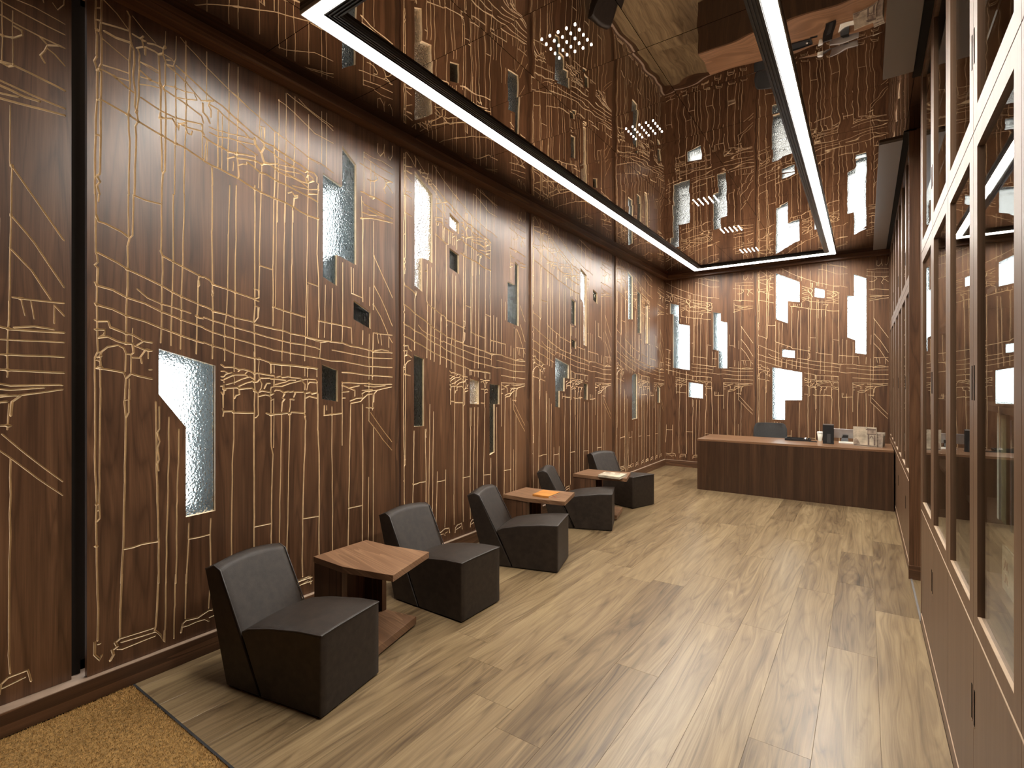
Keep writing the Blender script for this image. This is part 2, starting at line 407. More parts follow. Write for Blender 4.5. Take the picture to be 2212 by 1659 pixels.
# ------------------------------------------------------------------ carved panels
PATTERN = "10:37,3550,36,3454,38,3402,42,3374,40,3265,31,3237,41,3194,41,3045,35,2952,33,2559;10:59,3564,57,3455,54,3399,59,3372,59,3239,52,3217,60,3192,56,3052,56,2871,52,2666,40,2656,52,2630,40,2608,52,2564;7:36,3508,57,3521;8:36,3451,56,3455;13:38,3402,54,3399;13:41,3194,54,3207;9:41,3045,56,3052;9:35,2866,54,2865;5:69,3570,126,3532,175,3480;8:61,3448,136,3464,175,3472;11:71,3411,121,3406,180,3413;5:64,3368,121,3339,175,3315;6:66,3234,126,3243,178,3247;8:59,3209,111,3199,180,3161,207,3152;5:116,3198,180,3208;9:59,3053,126,3037,180,3024,220,3010,326,2979,396,2961,444,2956,539,2919,552,2916;9:170,3573,182,3552,180,3479,186,3417,180,3314,182,3203,180,3158,177,3026,180,2890,178,2603;10:186,3417,202,3382,204,3314,198,3261,199,3217,207,3158,204,3088,212,3057,220,3010,207,2976,210,2933,203,2610;9:218,3400,227,3370,225,3337,227,3313,223,3223,223,3144,212,3057;8:212,3400,245,3424,237,3458,194,3465;9:245,3424,253,3416,253,3384;9:231,3461,245,3481;10:237,3458,256,3459;8:264,3454,297,3466,340,3466,337,3435;9:253,3428,297,3427,317,3421,321,3270,326,3233,326,3123;4:194,3562,247,3515,303,3475;12:337,3435,317,3421;10:340,3466,349,3480;9:337,3432,352,3397,349,3376,350,3271,340,3247,349,3231,352,3108;4:352,3581,348,3480;5:405,3571,402,3443,390,3397;5:349,3435,381,3432,393,3418;6:355,3411,378,3420;8:358,3387,390,3393,402,3363,402,3309,402,3223,402,2956;6:231,3334,281,3334,320,3328;4:237,3331,314,3316;8:228,3289,281,3257,326,3259,340,3240,402,3223,454,3209,539,3175,549,3138;5:231,3255,281,3263;6:228,3213,281,3231,317,3236;5:355,3267,396,3277,451,3279,500,3289,513,3260;6:402,3223,454,3236,513,3257;7:361,3381,402,3363,454,3334,500,3296,539,3265,565,3277;8:405,3404,454,3382,513,3350,571,3318;5:426,3576,454,3551,513,3515,565,3479,625,3446,694,3408,751,3376,794,3359;8:454,3571,454,3382,451,3333,457,3235,454,3064,449,2941;5:568,3571,568,3320,565,3277;5:697,3568,694,3429,697,3380;5:752,3574,751,3405;10:545,3254,549,3200,571,3182,585,3153;7:585,3279,578,3255,591,3233,591,3191;10:565,3277,605,3295;8:231,3144,281,3128,326,3113,396,3107,454,3111,539,3127;9:326,3103,320,3075,355,3083,384,3095,402,3070,414,3048,420,3077,454,3098;8:414,3081,463,3078,539,3085,555,3071;7:454,3071,463,3041,482,3042,488,3065;9:326,3123,329,2980,334,2774;10:352,3108,349,2969,348,2785,337,2768,332,2649;7:402,3070,399,2969,396,2669;8:449,2941,444,2684;6:545,3129,542,2934,555,2918;8:539,3127,545,3088;9:568,3318,608,3301,662,3285,699,3263,752,3237,850,3194,881,3186,918,3160;8:585,3263,630,3255,662,3235,699,3220,752,3198,791,3185,820,3157,850,3157;6:581,3128,630,3127,662,3133,699,3133,752,3145,820,3157;7:583,3096,630,3089,662,3097,699,3109,752,3111,850,3127;6:752,3111,800,3090,876,3068;9:550,3060,577,3049,630,3035,657,3031,690,3024,742,3029,791,3042,856,3051;9:752,3003,800,3016,871,3026,902,3017,960,3043,992,3054;14:856,3171,861,3133,902,3093,912,3056,923,3035,960,3040;10:881,3186,923,3167,976,3167,1020,3152,1070,3140,1127,3123,1180,3110,1240,3092,1284,3090,1309,3071,1328,3063;10:918,3155,923,3142,902,3093;9:923,3137,987,3119,1003,3105,1070,3092,1127,3080,1216,3073,1240,3092;6:998,3056,1070,3066,1127,3075;7:1003,3032,1070,3034,1127,3043,1186,3052,1216,3035,1228,3006;10:810,3000,850,2984,891,2963,933,2962,987,2949,1020,2941,1070,2939,1116,2932,1174,2923,1240,2911,1315,2894;8:960,3038,992,3023,1014,3010,1070,3002,1121,3003,1186,2992,1240,2971;8:1070,3018,1127,3011,1192,3000,1240,3004;8:1228,3039,1240,3070,1277,3050,1284,3035,1246,3012,1222,3026;7:1309,3071,1309,3032,1321,3025;6:1315,3012,1318,2985;7:1121,2950,1186,2954,1240,2960,1321,2986;7:1240,2960,1240,2933,1315,2950;6:1321,3019,1315,2950,1315,2894;9:1087,2889,1116,2905,1133,2884,1162,2898,1156,2880,1133,2868,1127,2813;10:550,2916,599,2901,630,2902,695,2886,752,2876,856,2845,902,2835,939,2830,981,2823,1070,2817,1121,2806,1174,2788,1240,2776,1321,2773;9:632,3253,632,3036,630,2902;6:657,3233,655,3035,653,2901;7:697,3388,697,3262,694,3107,692,3025,690,2971,690,2904;7:752,3413,752,3237,749,3110,747,3026;9:690,3019,732,3030,747,3011,752,2974,756,2897,752,2876;8:690,2981,732,3006;6:723,2973,725,2955,720,2914;7:756,2961,781,2979,805,2983,808,2999;5:891,3479,891,3317,889,3255,886,3193;6:894,3260,923,3269,923,3188;5:902,3255,904,3190;9:992,3261,992,3215,990,3120,998,3061,992,2950,987,2824;6:1022,3493,1022,3258,1020,3152,1017,2943,1011,2671;6:1073,3558,1073,3252,1070,3140,1070,2939,1064,2684;6:1138,3567,1136,3228,1130,3081,1133,3007;6:1243,3489,1243,3187,1240,3092,1240,2966,1234,2728;7:861,3063,861,2982;8:904,3018,904,2840;5:886,2956,881,2858;6:1124,2780,1124,2700;5:1315,2894,1315,2782;10:597,2891,599,2786;6:568,3046,559,3003,561,2981,555,2923;6:574,3041,570,2984,568,2923;6:718,3397,752,3384,820,3346,891,3317,987,3270,1022,3258,1073,3246,1136,3223,1243,3187,1340,3177,1379,3168,1444,3145;4:1243,3181,1328,3167;5:1017,3488,1070,3478,1133,3452,1243,3401,1290,3376,1347,3371,1444,3364;5:1081,3562,1133,3546,1228,3524,1340,3492,1386,3483,1444,3456;4:1165,3564,1228,3532,1340,3503,1444,3484;4:1347,3557,1347,3185;4:1389,3564,1387,3171;6:1682,3307,1724,3297,1794,3287,1830,3277,1922,3265,2017,3259;7:1922,3265,1950,3238,1998,3261;7:1950,3238,1941,3206,1922,3178,1941,3147;6:1950,3223,1978,3210,2017,3171;7:1759,3204,1794,3198,1830,3210,1862,3238,1857,3258,1830,3263;5:1724,3409,1724,3088;5:1790,3356,1790,3080;4:1826,3333,1826,3077;5:1724,3367,1785,3354,1866,3340,2017,3326;4:1724,3402,1812,3392,1903,3396,2017,3378;5:1862,3525,1857,3452,1885,3433,1922,3476,1931,3544;4:1926,3477,1936,3437;4:2017,3563,2012,3472,1988,3434,1969,3456;9:1690,3085,1724,3088,1777,3076,1821,3082,1885,3073,2017,3049;8:1785,3072,1812,3065,1830,3078;8:1711,3015,1724,2997,1785,2987,1885,2972,1978,2961,2017,2960;10:1763,2967,1812,2962,1866,2952,1922,2953;8:1703,2929,1777,2928,1848,2940;9:1690,2877,1785,2906,1848,2912,2017,2926;6:1699,3052,1705,2874;5:1817,2889,1817,2605;9:598,2786,597,2504,600,2203,600,2153,603,2048,603,1943,600,1745;6:602,2161,607,2140,598,2125;7:701,2819,692,2506,689,2181,682,2022,671,1949,671,1734;8:741,2831,738,2466,733,2173,731,1889,729,1787,728,1670;9:858,2869,857,2207,858,2094,853,1988,858,1771,858,1621;8:899,2836,891,2576,888,2363,885,2203;7:858,2203,884,2199,884,2150,858,2139;7:861,2094,882,2089,880,2021,857,1992;8:888,2359,979,2349;8:985,2816,979,2365,980,2109,979,1977;5:1007,2815,1002,2369,997,2103;6:1063,2815,1057,2379,1053,2094,1051,1960,1046,1865,1043,1747;7:1120,2800,1114,2390,1108,2077,1106,1957,1104,1749;6:1235,2775,1228,2411,1221,2082,1217,1925,1212,1753;6:1237,2289,1233,2066,1233,1926;9:1316,2780,1310,2510,1321,2345,1326,2093,1321,1925;8:1237,2306,1316,2293;6:1377,2311,1374,2056,1369,1928;7:1436,2295,1430,2027,1428,1907;7:1527,2502,1525,2027,1520,1904;6:1603,2481,1607,2285,1704,2263;5:1624,2476,1624,2288;9:1713,2885,1709,2318,1713,2232;7:1824,2616,1816,2241,1813,1867;5:1781,2357,1778,2208;9:550,2229,583,2214,603,2189,685,2177,735,2162,853,2138,884,2127;9:550,2056,590,2043,603,2031,685,2019,735,2006,845,1991,861,1974,979,1958,1053,1952,1113,1937,1219,1925,1321,1908,1418,1902,1520,1900,1594,1882,1772,1861,1819,1849,2014,1849;8:1830,1859,1902,1872,1976,1862;9:979,2105,1053,2087,1113,2078,1219,2061;9:1321,2046,1428,2036,1605,2021;6:1605,2021,1610,1901;6:1214,1925,1228,1918,1340,1892,1428,1907;6:1340,1892,1331,1782;8:550,1990,603,1974,671,1960,735,1944,853,1921,987,1892,1053,1881,1113,1873,1219,1864,1302,1852,1331,1841;8:550,1924,603,1904,671,1888,731,1874,853,1849,987,1819,1053,1810,1113,1801,1228,1790,1321,1778,1428,1761,1520,1764,1594,1753,1772,1731,2014,1728;7:1433,1842,1594,1824,1772,1800,2014,1801;8:550,1841,600,1823,671,1806,728,1783,853,1759,884,1756,963,1733;12:963,1729,1036,1723,1113,1721,1219,1712,1312,1702;9:1520,1680,1594,1677,1760,1662,2014,1650;7:1824,1999,1878,1994,2014,1995;6:1854,1997,1869,1918;6:1890,1990,1902,1905;7:1976,1982,1976,1891;7:1976,1982,2014,1932;9:1713,2008,1709,1898;5:1774,1986,1772,1626;7:1813,1979,1807,1626;7:967,1729,969,1667;7:1824,2607,1915,2463,2014,2305;7:1819,2381,1902,2271,2014,2072;7:1816,2227,1890,2137,1964,2005;8:202,2604,258,2595,332,2594;9:332,2649,329,2335,337,2308,334,2141,332,2016,329,1905,327,1823;9:37,2458,49,2426,76,2421,147,2395,180,2372;9:44,2266,126,2231,173,2203,253,2173,337,2138,384,2115,432,2095,520,2063,550,2053;9:326,2335,337,2308,387,2288,435,2267,526,2233,550,2224;9:32,2114,44,2098,106,2084,170,2053,253,2032,332,1997,384,1979,432,1961,520,1939,550,1928;7:215,2106,264,2066,332,2039,384,2029,432,2018,482,2004;8:507,1996,520,1984,550,1980;9:32,2007,44,1997,106,1983,170,1956,253,1933,326,1905,378,1890,426,1873,513,1846,550,1836;8:390,2667,389,2289,384,2115,381,1976,378,1810;8:446,2684,437,2264,432,2095,431,1961,426,1793;9:526,2233,520,2197,520,2066,513,1983,510,1770;6:526,2205,529,2178,521,2163;9:32,1921,47,1916,86,1920,96,1890,167,1860,194,1859,247,1828,286,1821;9:32,1873,76,1874,71,1846,47,1832,86,1841,126,1820,162,1810,194,1808,199,1762;8:61,1761,86,1787,131,1798,157,1784,167,1754,188,1752,199,1762;6:194,1852,194,1818;8:204,1800,247,1780,286,1776;8:247,1828,215,1803;8:253,1777,231,1738,237,1706;7:194,1736,226,1735;7:267,1778,267,1733;9:44,1754,59,1761,56,1737,42,1730;8:35,1718,54,1713,56,1683,37,1676;9:37,1676,101,1666,157,1654,167,1623,188,1649,220,1636,286,1621;7:270,1672,286,1673;8:165,1754,162,1661;8:189,1752,187,1655;9:165,1623,162,1568;7:180,1623,180,1568;5:195,1893,193,1862;8:176,2602,175,2390,180,2369;9:199,2609,195,2388,180,2369,173,2327,173,2203,170,2059,167,1959,167,1860,165,1810;9:35,2559,37,2464,35,2264,42,2250,44,2215,32,2201,43,2188,40,2106,41,1915,44,1760,33,1730,33,1569;8:56,1755,56,1569;8:49,2564,47,2527;9:649,1712,673,1695,691,1700,727,1696,764,1684,783,1685,821,1676,857,1660,883,1664,964,1650,988,1649,995,1629;7:649,1671,670,1670,694,1661;7:667,1639,679,1652,718,1665,724,1652;7:649,1639,664,1638;7:649,1619,664,1618,667,1602;8:668,1622,718,1647,730,1651,795,1653,811,1644;7:752,1671,767,1684;6:795,1656,811,1672;7:679,1590,724,1602,730,1593;8:733,1605,783,1628,827,1641,857,1622;8:758,1580,799,1599,844,1612,863,1606,876,1609,896,1633,961,1632;10:649,1581,661,1584,667,1562,664,1529;9:688,1568,724,1571,755,1571,761,1561,840,1567,857,1548,880,1534;9:758,1568,761,1527,739,1524,730,1503;10:667,1562,688,1568;9:650,1544,662,1526,662,1449;9:658,1443,664,1421,661,1397;10:667,1426,718,1425,730,1415,853,1408;9:855,1799,857,1677,857,1567,857,1548,855,1409,853,1380;8:880,1531,880,1392,866,1376,857,1377;6:883,1761,886,1736,881,1674;6:883,1661,890,1625,903,1593,900,1567,890,1547;9:886,1541,906,1550,957,1540,968,1523,985,1529;9:883,1513,930,1524,961,1517,971,1486,985,1493;9:920,1563,937,1596,961,1598;9:964,1626,992,1624,1070,1620;8:988,1622,988,1576,968,1573,964,1553,971,1523;8:1006,1639,1031,1645,1045,1636,1092,1644,1111,1637,1178,1634,1197,1622,1228,1626;7:995,1589,1034,1599,1070,1609,1099,1620,1144,1620;8:995,1578,1041,1579,1099,1596,1186,1617,1213,1589,1213,1553;9:992,1546,1002,1554,1031,1552,1052,1538,1063,1528,1052,1508;9:1063,1538,1088,1543,1103,1538,1129,1541,1140,1527,1129,1503;9:1140,1537,1205,1536,1213,1518,1213,1392;9:1045,1501,1059,1491,1045,1468,1040,1410;10:1103,1490,1133,1485;9:1103,1483,1103,1438,1096,1404;10:933,1402,968,1391,988,1391,1041,1392,1088,1396,1099,1387,1111,1400,1205,1389,1217,1364;8:966,1487,966,1394;6:985,1493,985,1396;8:1236,1627,1300,1626,1312,1606;7:1232,1620,1236,1585,1228,1550;8:1236,1589,1252,1606,1308,1601;10:1221,1529,1256,1535,1268,1524,1308,1531;9:1221,1494,1248,1505,1308,1491;8:1308,1606,1310,1534,1312,1448;7:964,1732,964,1662;7:988,1716,988,1666;6:1041,1714,1041,1653;7:1103,1716,1103,1644;6:1213,1708,1213,1648;7:1236,1709,1232,1641;7:1308,1692,1308,1642;6:724,1652,730,1624,727,1593;8:724,1568,724,1419;8:726,1430,724,1241,717,1097,713,807,712,532,716,250;11:853,1395,853,1004,855,741,853,546,857,250;8:853,677,967,674;9:967,1389,967,1180,979,1125,971,909,969,677,967,539,971,250;6:987,1388,983,1171;8:1040,1393,1036,1134,1030,899,1024,524,1028,250;8:1100,1390,1094,1127,1087,810,1078,383,1082,250;10:1210,1368,1219,1335,1212,1114,1201,870,1196,650,1192,366,1196,250;8:1201,654,1321,644;11:1316,1522,1316,1253,1326,1101,1326,849,1326,378,1330,250;6:1389,1435,1389,1401;10:1369,1436,1369,1364,1428,1369,1520,1373;8:1433,1425,1433,1089,1438,658,1438,373,1442,250;8:1523,1606,1522,1132;10:1599,1436,1589,1072,1581,646,1575,372,1579,250;9:1709,1433,1713,1058,1709,647,1709,382,1713,250;8:1581,650,1709,647;6:1770,857,1766,368,1770,250;8:1819,1251,1816,860,1813,338,1817,250;6:1789,1365,1878,1257,2008,1112;6:1770,1301,1819,1251,1915,1140,2008,1044;8:1520,1601,1594,1601,1681,1597,1772,1597,1819,1588,2008,1589;9:1520,1584,1583,1561,1637,1543,1637,1498;8:1583,1561,1681,1579;8:1520,1531,1583,1535;8:1525,1487,1551,1487;8:1726,1579,1819,1569,1939,1578;8:1704,1515,1738,1533,1842,1541,2008,1568;7:1704,1542,1807,1546;9:1594,1463,1648,1480,1715,1487,1704,1515;9:1599,1445,1692,1456,1715,1478,1760,1509,1807,1513;9:1819,1447,1824,1513,1854,1540;9:1743,1408,1819,1401;7:1813,1504,1807,1383;6:1772,1606,1772,1301;9:41,625,46,444,43,283;10:32,282,31,217,52,181,61,203;8:44,265,56,266;10:147,592,141,409,139,256;8:139,256,292,251;9:144,235,303,227;8:126,206,147,197,300,205;11:116,247,126,218,106,208,111,182,96,158;10:139,256,116,241;10:317,540,309,348,303,259,297,236,326,198,343,152,346,216;8:354,528,348,215;8:402,513,396,316,393,151;8:457,497,451,242;8:590,456,578,256;9:429,170,438,220,457,233,520,223,578,242,638,235,649,188;8:463,197,513,201,558,198,581,178;6:581,199,618,203;8:438,200,463,197;9:152,721,199,720,242,728,314,722;10:303,1496,306,1372,306,1113,312,918,317,722,317,488;8:320,1469,320,1345,312,1327,320,1274,312,1242,320,1176,312,1151,317,1112;8:368,1408,366,1171,361,908,355,646,354,477;8:418,1338,414,1098,408,899,407,699,403,460;8:470,788,468,690,457,443;9:590,789,588,695,588,401;8:470,696,526,692,588,695;9:33,1569,33,1152,40,984,38,894,40,781,42,577;8:56,1569,53,1329,52,1089,51,904,40,891;8:37,981,51,979;7:40,948,51,949;8:31,768,40,766;10:162,1568,161,1512,157,1500,165,1419,160,1072,152,721,144,544;8:180,1568,178,1512,161,1509;8:178,1509,178,1443,166,1416;9:1148,193,1159,230,1271,225;8:1159,200,1271,199;8:730,170,735,215,760,235,830,240,840,180;7:740,195,820,210;8:970,170,975,215,1000,235,1070,240,1080,180;7:980,195,1060,210;8:1150,170,1155,215,1180,235,1250,240,1260,180;7:1160,195,1240,210;8:1370,170,1375,215,1400,235,1470,240,1480,180;7:1380,195,1460,210;8:1580,170,1585,215,1610,235,1680,240,1690,180;7:1590,195,1670,210;8:1780,170,1785,215,1810,235,1880,240,1890,180;7:1790,195,1870,210;"
PAT = []
for it in PATTERN.split(';'):
    if not it: continue
    w, p = it.split(':'); q = [int(t) / 1000 for t in p.split(',')]
    pl = [(q[i], q[i + 1]) for i in range(0, len(q), 2)]
    rise = sum(abs(b[1] - a[1]) for a, b in zip(pl[:-1], pl[1:])); run_ = sum(abs(b[0] - a[0]) for a, b in zip(pl[:-1], pl[1:]))
    PAT.append((int(w) * (0.95 if rise > 5 * run_ else 1.15) / 1000, pl))
PATW = 2.042

def inside(poly, x, y):
    r = False; n = len(poly)
    for i in range(n):
        x1, y1 = poly[i]; x2, y2 = poly[(i + 1) % n]
        if (y1 > y) != (y2 > y) and x < (x2 - x1) * (y - y1) / (y2 - y1) + x1: r = not r
    return r
def near(poly, x, y, m):
    n = len(poly)
    for i in range(n):
        x1, y1 = poly[i]; x2, y2 = poly[(i + 1) % n]
        dx, dy = x2 - x1, y2 - y1
        t = max(0, min(1, ((x - x1) * dx + (y - y1) * dy) / (dx * dx + dy * dy + 1e-12)))
        if (x - x1 - t * dx) ** 2 + (y - y1 - t * dy) ** 2 < m * m: return True
    return False

def carve_lines(W, zb, zt, u0, wins, crop, rng):
    """pattern lines of one panel, in (u, z), cut back from the openings and the panel edges"""
    out = []
    s = 1.0 if crop else W / PATW
    sh = PATW - W if crop else 0.0
    wb = [(min(p[0] for p in w) - .05, max(p[0] for p in w) + .05, min(p[1] for p in w) - .05, max(p[1] for p in w) + .05, w) for w in wins]
    for w, pts in PAT:
        P = [((u - sh) * s, v) for u, v in pts]
        D = []
        for (a, b), (c, d) in zip(P[:-1], P[1:]):
            L = math.hypot(c - a, d - b); n = max(1, int(L / 0.012))
            for i in range(n): D.append((a + (c - a) * i / n, b + (d - b) * i / n, i == 0))
        D.append((*P[-1], True))
        run = []; runs = []
        for (x, y, key) in D:
            ok = 0.022 < x < W - 0.02 and zb + 0.03 < y < zt - 0.02
            if ok:
                for a, b, c, d, poly in wb:
                    if a < x + u0 < b and c < y < d and (inside(poly, x + u0, y) or near(poly, x + u0, y, 0.03)):
                        ok = False; break
            if ok: run.append((x, y, key))
            else:
                if len(run) > 2: runs.append(run)
                run = []
        if len(run) > 1: runs.append(run)
        for r in runs:
            q = [r[0][:2]]; last = r[0]; acc = 0
            for p in r[1:]:
                d = math.hypot(p[0] - last[0], p[1] - last[1])
                if d > 0.008 and (p[2] or d > 0.085 or p is r[-1]):
                    j = 0.0016 if not (p is r[-1]) else 0
                    q.append((p[0] + rng.uniform(-j, j), p[1] + rng.uniform(-j, j))); last = p
            if len(q) > 1: out.append((w, q))
    # the cutter widens where two lines meet: a short wider stroke along one of them
    sg = [(w, q[i], q[i + 1]) for w, q in out for i in range(len(q) - 1)]
    A = np.array([(*a, *b) for _, a, b in sg]); knots = []
    for i, (w, a, b) in enumerate(sg):
        d = np.array(b) - np.array(a); e = A[i + 1:, 2:] - A[i + 1:, :2]; r = A[i + 1:, :2] - np.array(a)
        den = d[0] * e[:, 1] - d[1] * e[:, 0]
        with np.errstate(divide='ignore', invalid='ignore'):
            t = (r[:, 0] * e[:, 1] - r[:, 1] * e[:, 0]) / den; u = (r[:, 0] * d[1] - r[:, 1] * d[0]) / den
        L = np.hypot(*d); Le = np.hypot(e[:, 0], e[:, 1])
        ok = (np.abs(den) > 0.35 * L * Le) & (t > 0.02) & (t < 0.98) & (u > -0.02) & (u < 1.02)
        for j in np.nonzero(ok)[0]:
            p = (a[0] + d[0] * t[j], a[1] + d[1] * t[j])
            if rng.random() < 0.75 and all((p[0] - k[0]) ** 2 + (p[1] - k[1]) ** 2 > 0.012 ** 2 for k in knots):
                knots.append((*p, d[0] / L, d[1] / L, w))
    for x, y, dx, dy, w in knots:
        h = rng.uniform(0.003, 0.008); g = rng.uniform(-0.6, 0.6)
        dx, dy = dx * math.cos(g) - dy * math.sin(g), dx * math.sin(g) + dy * math.cos(g)
        out.append((w * rng.uniform(1.35, 1.8), [(x - dx * h, y - dy * h), (x + dx * h, y + dy * h)]))
    return out

def carved_panel(name, parent, W, zb, zt, u0, wins, place, rng, crop=False, mat='walnut', depth=0.03, wk=1.0):
    lines = [(w * wk, q) for w, q in carve_lines(W, zb, zt, u0, wins, crop, rng)]
    V = []; F = []; kind = []
    def av(p): V.append(Vector(p)); return len(V) - 1
    F.append([av((0, zb)), av((W, zb)), av((W, zt)), av((0, zt))]); kind.append('panel')
    for w in wins:
        F.append([av((p[0] - u0, p[1])) for p in reversed(w)]); kind.append('hole')
    S = []
    for w, q in lines:
        h = w / 2; n = len(q)
        nr = []
        for i in range(n):
            a = q[max(i - 1, 0)]; b = q[min(i + 1, n - 1)]
            dx, dy = b[0] - a[0], b[1] - a[1]; L = math.hypot(dx, dy) or 1
            nx, ny = -dy / L, dx / L; k = 1.0
            if 0 < i < n - 1:
                ex, ey = q[i][0] - a[0], q[i][1] - a[1]; e = math.hypot(ex, ey) or 1
                cs_ = abs((-ey / e) * nx + (ex / e) * ny); k = min(1 / max(cs_, .4), 1.8)
            nr.append((nx * k, ny * k))
        lft = [av((q[i][0] + nr[i][0] * h, q[i][1] + nr[i][1] * h)) for i in range(n)]
        mid = [av(q[i]) for i in range(n)]
        rgt = [av((q[i][0] - nr[i][0] * h, q[i][1] - nr[i][1] * h)) for i in range(n)]
        for i in range(n - 1):
            F.append([mid[i], mid[i + 1], lft[i + 1], lft[i]]); kind.append('g')
            F.append([rgt[i], rgt[i + 1], mid[i + 1], mid[i]]); kind.append('g')
            S.append((*q[i], *q[i + 1], h))
        for i, sg in ((0, -1), (n - 1, 1)):
            tx, ty = nr[i][1] * sg, -nr[i][0] * sg
            tip = av((q[i][0] + tx * h, q[i][1] + ty * h))
            if sg > 0: F.append([mid[i], tip, lft[i]]); F.append([rgt[i], tip, mid[i]])
            else: F.append([tip, mid[i], lft[i]]); F.append([tip, rgt[i], mid[i]])
            kind.append('g'); kind.append('g')
    E = set()
    for f in F:
        for i in range(len(f)): E.add((min(f[i], f[(i + 1) % len(f)]), max(f[i], f[(i + 1) % len(f)])))
    vo, eo, fo, _, _, _ = delaunay_2d_cdt(V, list(E), [], 0, 1e-5)
    P = np.array([[p[0], p[1]] for p in vo])
    SA = np.array(S)
    slo = np.minimum(SA[:, 0], SA[:, 2]) - 0.012; shi = np.maximum(SA[:, 0], SA[:, 2]) + 0.012
    def carve_depth(Q):
        R = np.full(len(Q), -1.0)
        order = np.argsort(Q[:, 0])
        for i0 in range(0, len(Q), 400):
            ix = order[i0:i0 + 400]; p = Q[ix]
            s_ = SA[(slo <= p[-1, 0]) & (shi >= p[0, 0])]
            if not len(s_): continue
            a = s_[:, :2]; d = s_[:, 2:4] - a; L2 = (d ** 2).sum(1) + 1e-12
            t = np.clip(((p[:, None, :] - a) * d).sum(2) / L2, 0, 1)
            dx = p[:, None, 0] - a[:, 0] - t * d[:, 0]; dy = p[:, None, 1] - a[:, 1] - t * d[:, 1]
            R[ix] = (s_[:, 4] - np.sqrt(dx * dx + dy * dy)).max(1)
        return R
    D = np.clip(carve_depth(P), 0, None)
    D[D < 0.0004] = 0.0
    D = np.minimum(D * 1.75, 0.013)
    fo = [f if (P[f[1]][0] - P[f[0]][0]) * (P[f[2]][1] - P[f[0]][1]) - (P[f[1]][1] - P[f[0]][1]) * (P[f[2]][0] - P[f[0]][0]) > 0 else f[::-1] for f in fo]
    cen = np.array([(P[f[0]] + P[f[1]] + P[f[2]]) / 3 for f in fo])
    dep_c = carve_depth(cen)
    wl = [[(p[0] - u0, p[1]) for p in w] for w in wins]
    pan = []; gro = []
    for f, c, dc in zip(fo, cen, dep_c):
        if any(inside(w, c[0], c[1]) for w in wl): continue
        (gro if dc > 0.00005 and max(D[i] for i in f) > 0 else pan).append(f)
    D[sorted({i for f in pan for i in f})] = 0.0
    pts = [place(p[0], p[1], dd) for p, dd in zip(P, D)]
    # panel face with its thickness
    cnt = {}
    for f in pan + gro:
        for i in range(len(f)):
            e = (f[i], f[(i + 1) % len(f)]); cnt[e] = cnt.get(e, 0) + 1
    bnd = [e for e in cnt if (e[1], e[0]) not in cnt]
    bv = {}; allp = list(pts); edge = []; rim = []
    for a, b in bnd:
        for q in (a, b):
            if q not in bv: bv[q] = len(allp); allp.append(place(P[q][0], P[q][1], depth))
        edge.append((b, a, bv[a], bv[b]))
        rim.append(0 if all(min(P[q][0], W - P[q][0], P[q][1] - zb, zt - P[q][1]) < 1e-4 for q in (a, b)) else 1)
    def mk(nm, faces, mats, mi):
        used = sorted({i for f in faces for i in f}); ix = {o: n for n, o in enumerate(used)}
        me = bpy.data.meshes.new(nm)
        me.from_pydata([allp[i] for i in used], [], [tuple(ix[i] for i in f) for f in faces])
        me.polygons.foreach_set('material_index', mi)
        me.update()
        return me
    po = link(name, mk(name, pan + edge, None, [0] * len(pan) + rim), [M[mat], M['groove']], parent)
    go = link('carved_line', mk('carved_line', gro, None, [0] * len(gro)), [M['groove']], po)
    tag(go, kind='stuff')
    return po

